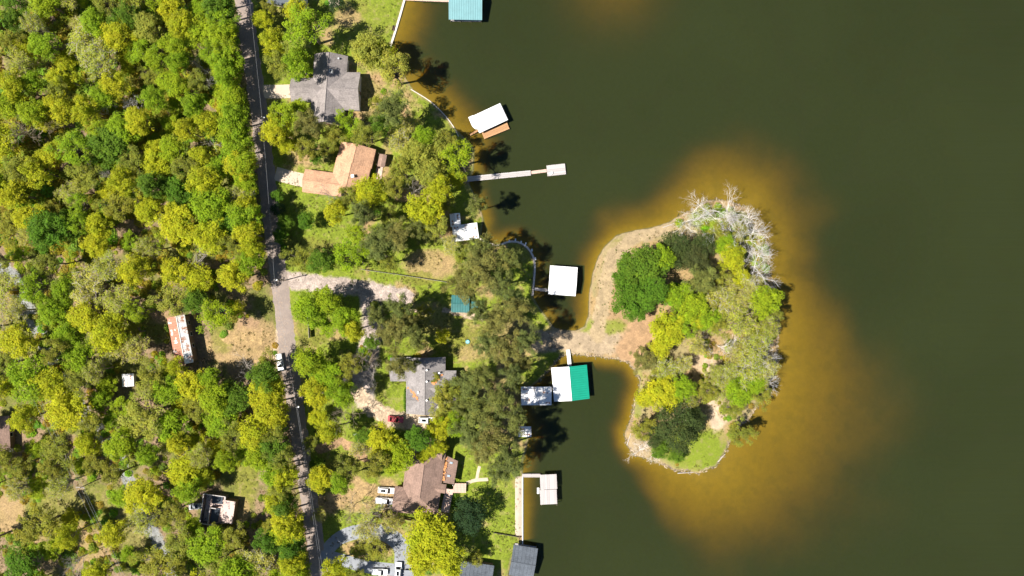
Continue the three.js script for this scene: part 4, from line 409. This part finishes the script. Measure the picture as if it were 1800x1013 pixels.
// ---------------------------------------------------------------- hedges and undergrowth
function bushGeo(n, rx, ry, rz) { const lv = new Leaves(); for (let i = 0; i < n; i++) { const u = dirv(); if (u.y < 0) u.y *= -1; const k = rr(.8, 1.2); lv.add(V(u.x * rx, u.y * ry, u.z * rz).multiplyScalar(rr(.65, 1)), u.clone().add(dirv().multiplyScalar(.8)).add(V(0, .4, 0)).normalize(), rr(.22, .36), rr(.3, .5), [k * rr(.85, 1.2), k, k], rr(0, 6)); } return lv.geo(); }
function hedge(label, px, py, rx, rz, h, k, turn = 0) { const b = G(px, py), T = thing('hedge', label, 'hedge', b, turn); part('foliage', bushGeo(Math.round(rx * rz * 90) + 200, rx, h, rz), LM[k][0], T); part('stem', tube(V(0, -.3, 0), V(0, h * .6, 0), .08, .04, 5), bark, T); }
hedge('clipped bright green hedge strip on the road verge', 499, 441, 1.1, 2.7, 1.4, 'G', .1); hedge('long green hedge row above the tan garden track', 670, 764, 9.5, 1.6, 1.8, 'G', -.02); hedge('low green foundation hedge along the grey house wall', 712, 703, .5, 4.2, .9, 'G'); hedge('round shrub at the road end of lower front lawn', 566, 812, .9, .9, 1.1, 'D'); hedge('small dark round shrub on the lower front lawn', 571, 823, .8, .8, 1, 'D'); hedge('planted shrub bed beside the brown house terrace', 800, 878, 1.6, 3.2, 1.1, 'G'); hedge('small green shrub inside the loop drive bed', 619, 970, .8, .8, 1, 'D');
{ // stones, roots and sticks along the natural bank
  const g = new THREE.IcosahedronGeometry(.35, 0), list = []; for (let i = 40; i < SHORE.length - 5; i++) { if (i < 33) continue; const [ax, ay] = SHORE[i], [bx, by] = SHORE[i + 1]; if (ax < 960 || ay > 900) continue; const n = Math.ceil(Math.hypot(bx - ax, by - ay) / 1.3); for (let k = 0; k < n; k++) if (vn(ax / 20 + k, ay / 20) > .35) list.push([ax + (bx - ax) * k / n + rr(-3, 3), ay + (by - ay) * k / n + rr(-3, 3)]); }
  const m = new THREE.InstancedMesh(g, mat([.2, .15, .1], .95), list.length), mm = new THREE.Matrix4(), c = new THREE.Color(); list.forEach(([x, y], i) => { const w = P(x, y, 0); mm.compose(V(w.x, gh(w.x, w.z) + .02, w.z), new THREE.Quaternion().setFromEuler(new THREE.Euler(rr(-.2, .2), rr(0, 6), rr(-.2, .2))), V(rr(.3, 2.2), rr(.2, .6), rr(.2, .7))); m.setMatrixAt(i, mm); const q = rr(.4, 2.2); c.setRGB(q, q, q); m.setColorAt(i, c); }); m.name = 'shore_debris'; tag(m, 'stones, roots and sticks along the island bank', 'debris', null, 'stuff'); scene.add(m); }
for (const [x, y, a, l, t] of [[1205, 831, .1, 5, 'pale drift log on the south tip of the island'], [1268, 805, .9, 3.5, 'short drift log on the curved southeast bank'], [1105, 772, 1.3, 4, 'drift log on the southwest bank of the island'], [1175, 396, .4, 4, 'drift log on the north beach of the island'], [1362, 640, 1.4, 4.5, 'sunken log off the east bank of the island']]) { const w = P(x, y, .15), T = thing('drift_log', t, 'log', V(w.x, Math.max(.05, gh(w.x, w.z)) + .1, w.z), a, 'drift logs around the island'); part('log', tube(V(-l / 2, 0, 0), V(l / 2, .1, .2), .16, .08, 6), barkGrey, T); part('branch', tube(V(l * .1, .03, .05), V(l * .32, .25, .9), .06, .03, 4), barkGrey, T); part('branch', tube(V(-l * .15, .03, 0), V(l * .05, .2, -.7), .05, .02, 4), barkGrey, T); }
{ // grass tufts, straw and leaf litter standing on yards, clearings and island
  const lv = new Leaves(); for (let i = 0; i < 7; i++) { const d = dirv(); lv.add(V(d.x * .22, .1, d.z * .22), V(d.x, .5, d.z).normalize(), .12, rr(.25, .45), [1, 1, 1], rr(0, 6)); } const g = lv.geo(), N = 26000, list = []; for (let i = 0; i < 90000 && list.length < N; i++) { const x = rr(-20, 1370), y = rr(-15, 1030); if (sdf(x, y) < 3 || Math.abs(x - roadX(y) - 0) < 24) continue; if (x > 940 && x < 1150 && rnd() < .6) continue; if (LINES.some(([p, w]) => p.some(([a, b]) => Math.hypot(a - x, b - y) < w))) continue; if (fbm(x / 30, y / 30, 2) < .4) continue; list.push([x, y]); }
  const m = new THREE.InstancedMesh(g, leafMat([.16, .165, .02]), list.length), mm = new THREE.Matrix4(), c = new THREE.Color(); list.forEach(([x, y], i) => { const s = rr(.5, 1.5), b = rnd(); mm.compose(G(x, y), new THREE.Quaternion().setFromAxisAngle(V(0, 1, 0), rr(0, 6)), V(s, s * rr(.5, 1.1), s)); m.setMatrixAt(i, mm); b < .3 ? c.setRGB(1.5, 1.05, 2.4) : c.setRGB(rr(.6, 1.2), rr(.7, 1.3), 1); m.setColorAt(i, c); }); m.name = 'grass'; m.castShadow = m.receiveShadow = true; tag(m, 'tufts of grass and straw on the lawns and clearings', 'grass', null, 'stuff'); scene.add(m); }
{ // undergrowth: low scrub that nobody could count
  const g = bushGeo(150, 1.1, .9, 1.1), spots = [], c = new THREE.Color(), mm = new THREE.Matrix4(); for (let i = 0; i < 8000 && spots.length < 2900; i++) { const x = rr(-20, 540), y = rr(-20, 1030); if (x > roadX(y) - 22 || clear.some(([a, b, r]) => Math.hypot(a - x, b - y) < r * .9)) continue; if (fbm(x / 45, y / 45, 2) < (y < 440 ? .2 : .45)) continue; spots.push([x, y]); }
  for (let i = 0; i < 110; i++) { const a = YARD[Math.floor(rnd() * YARD.length)]; const x = a[0] + rr(-20, 20), y = a[1] + rr(-20, 20); if (sdf(x, y) < 6 || x < roadX(y) + 24 || LAND.some(([u, v]) => Math.hypot(u - x, v - y) < 45)) continue; spots.push([x, y]); }
  for (let i = 0; i < 420; i++) { const a = ISLE[Math.floor(rnd() * ISLE.length)]; const x = a[0] + rr(-22, 10), y = a[1] + rr(-18, 18); if (sdf(x, y) < 5 || x < 1150) continue; spots.push([x, y]); }
  const m = new THREE.InstancedMesh(g, leafMat([.3, .35, .02]), spots.length); spots.forEach(([x, y], i) => { const p = G(x, y), s = rr(.5, 1.5) * (x < 450 && y < 440 ? 1.5 : 1); mm.compose(p, new THREE.Quaternion().setFromAxisAngle(V(0, 1, 0), rr(0, 6)), V(s, s * rr(.6, 1.1), s)); m.setMatrixAt(i, mm); c.setRGB(rr(.6, 1.35), rr(.7, 1.2), rr(.6, 2)); m.setColorAt(i, c); }); m.name = 'undergrowth'; m.castShadow = m.receiveShadow = true; tag(m, 'low green scrub and weeds on the woodland floor', 'undergrowth', null, 'stuff'); scene.add(m); }
shade(scene);
renderer.render(scene, camera);
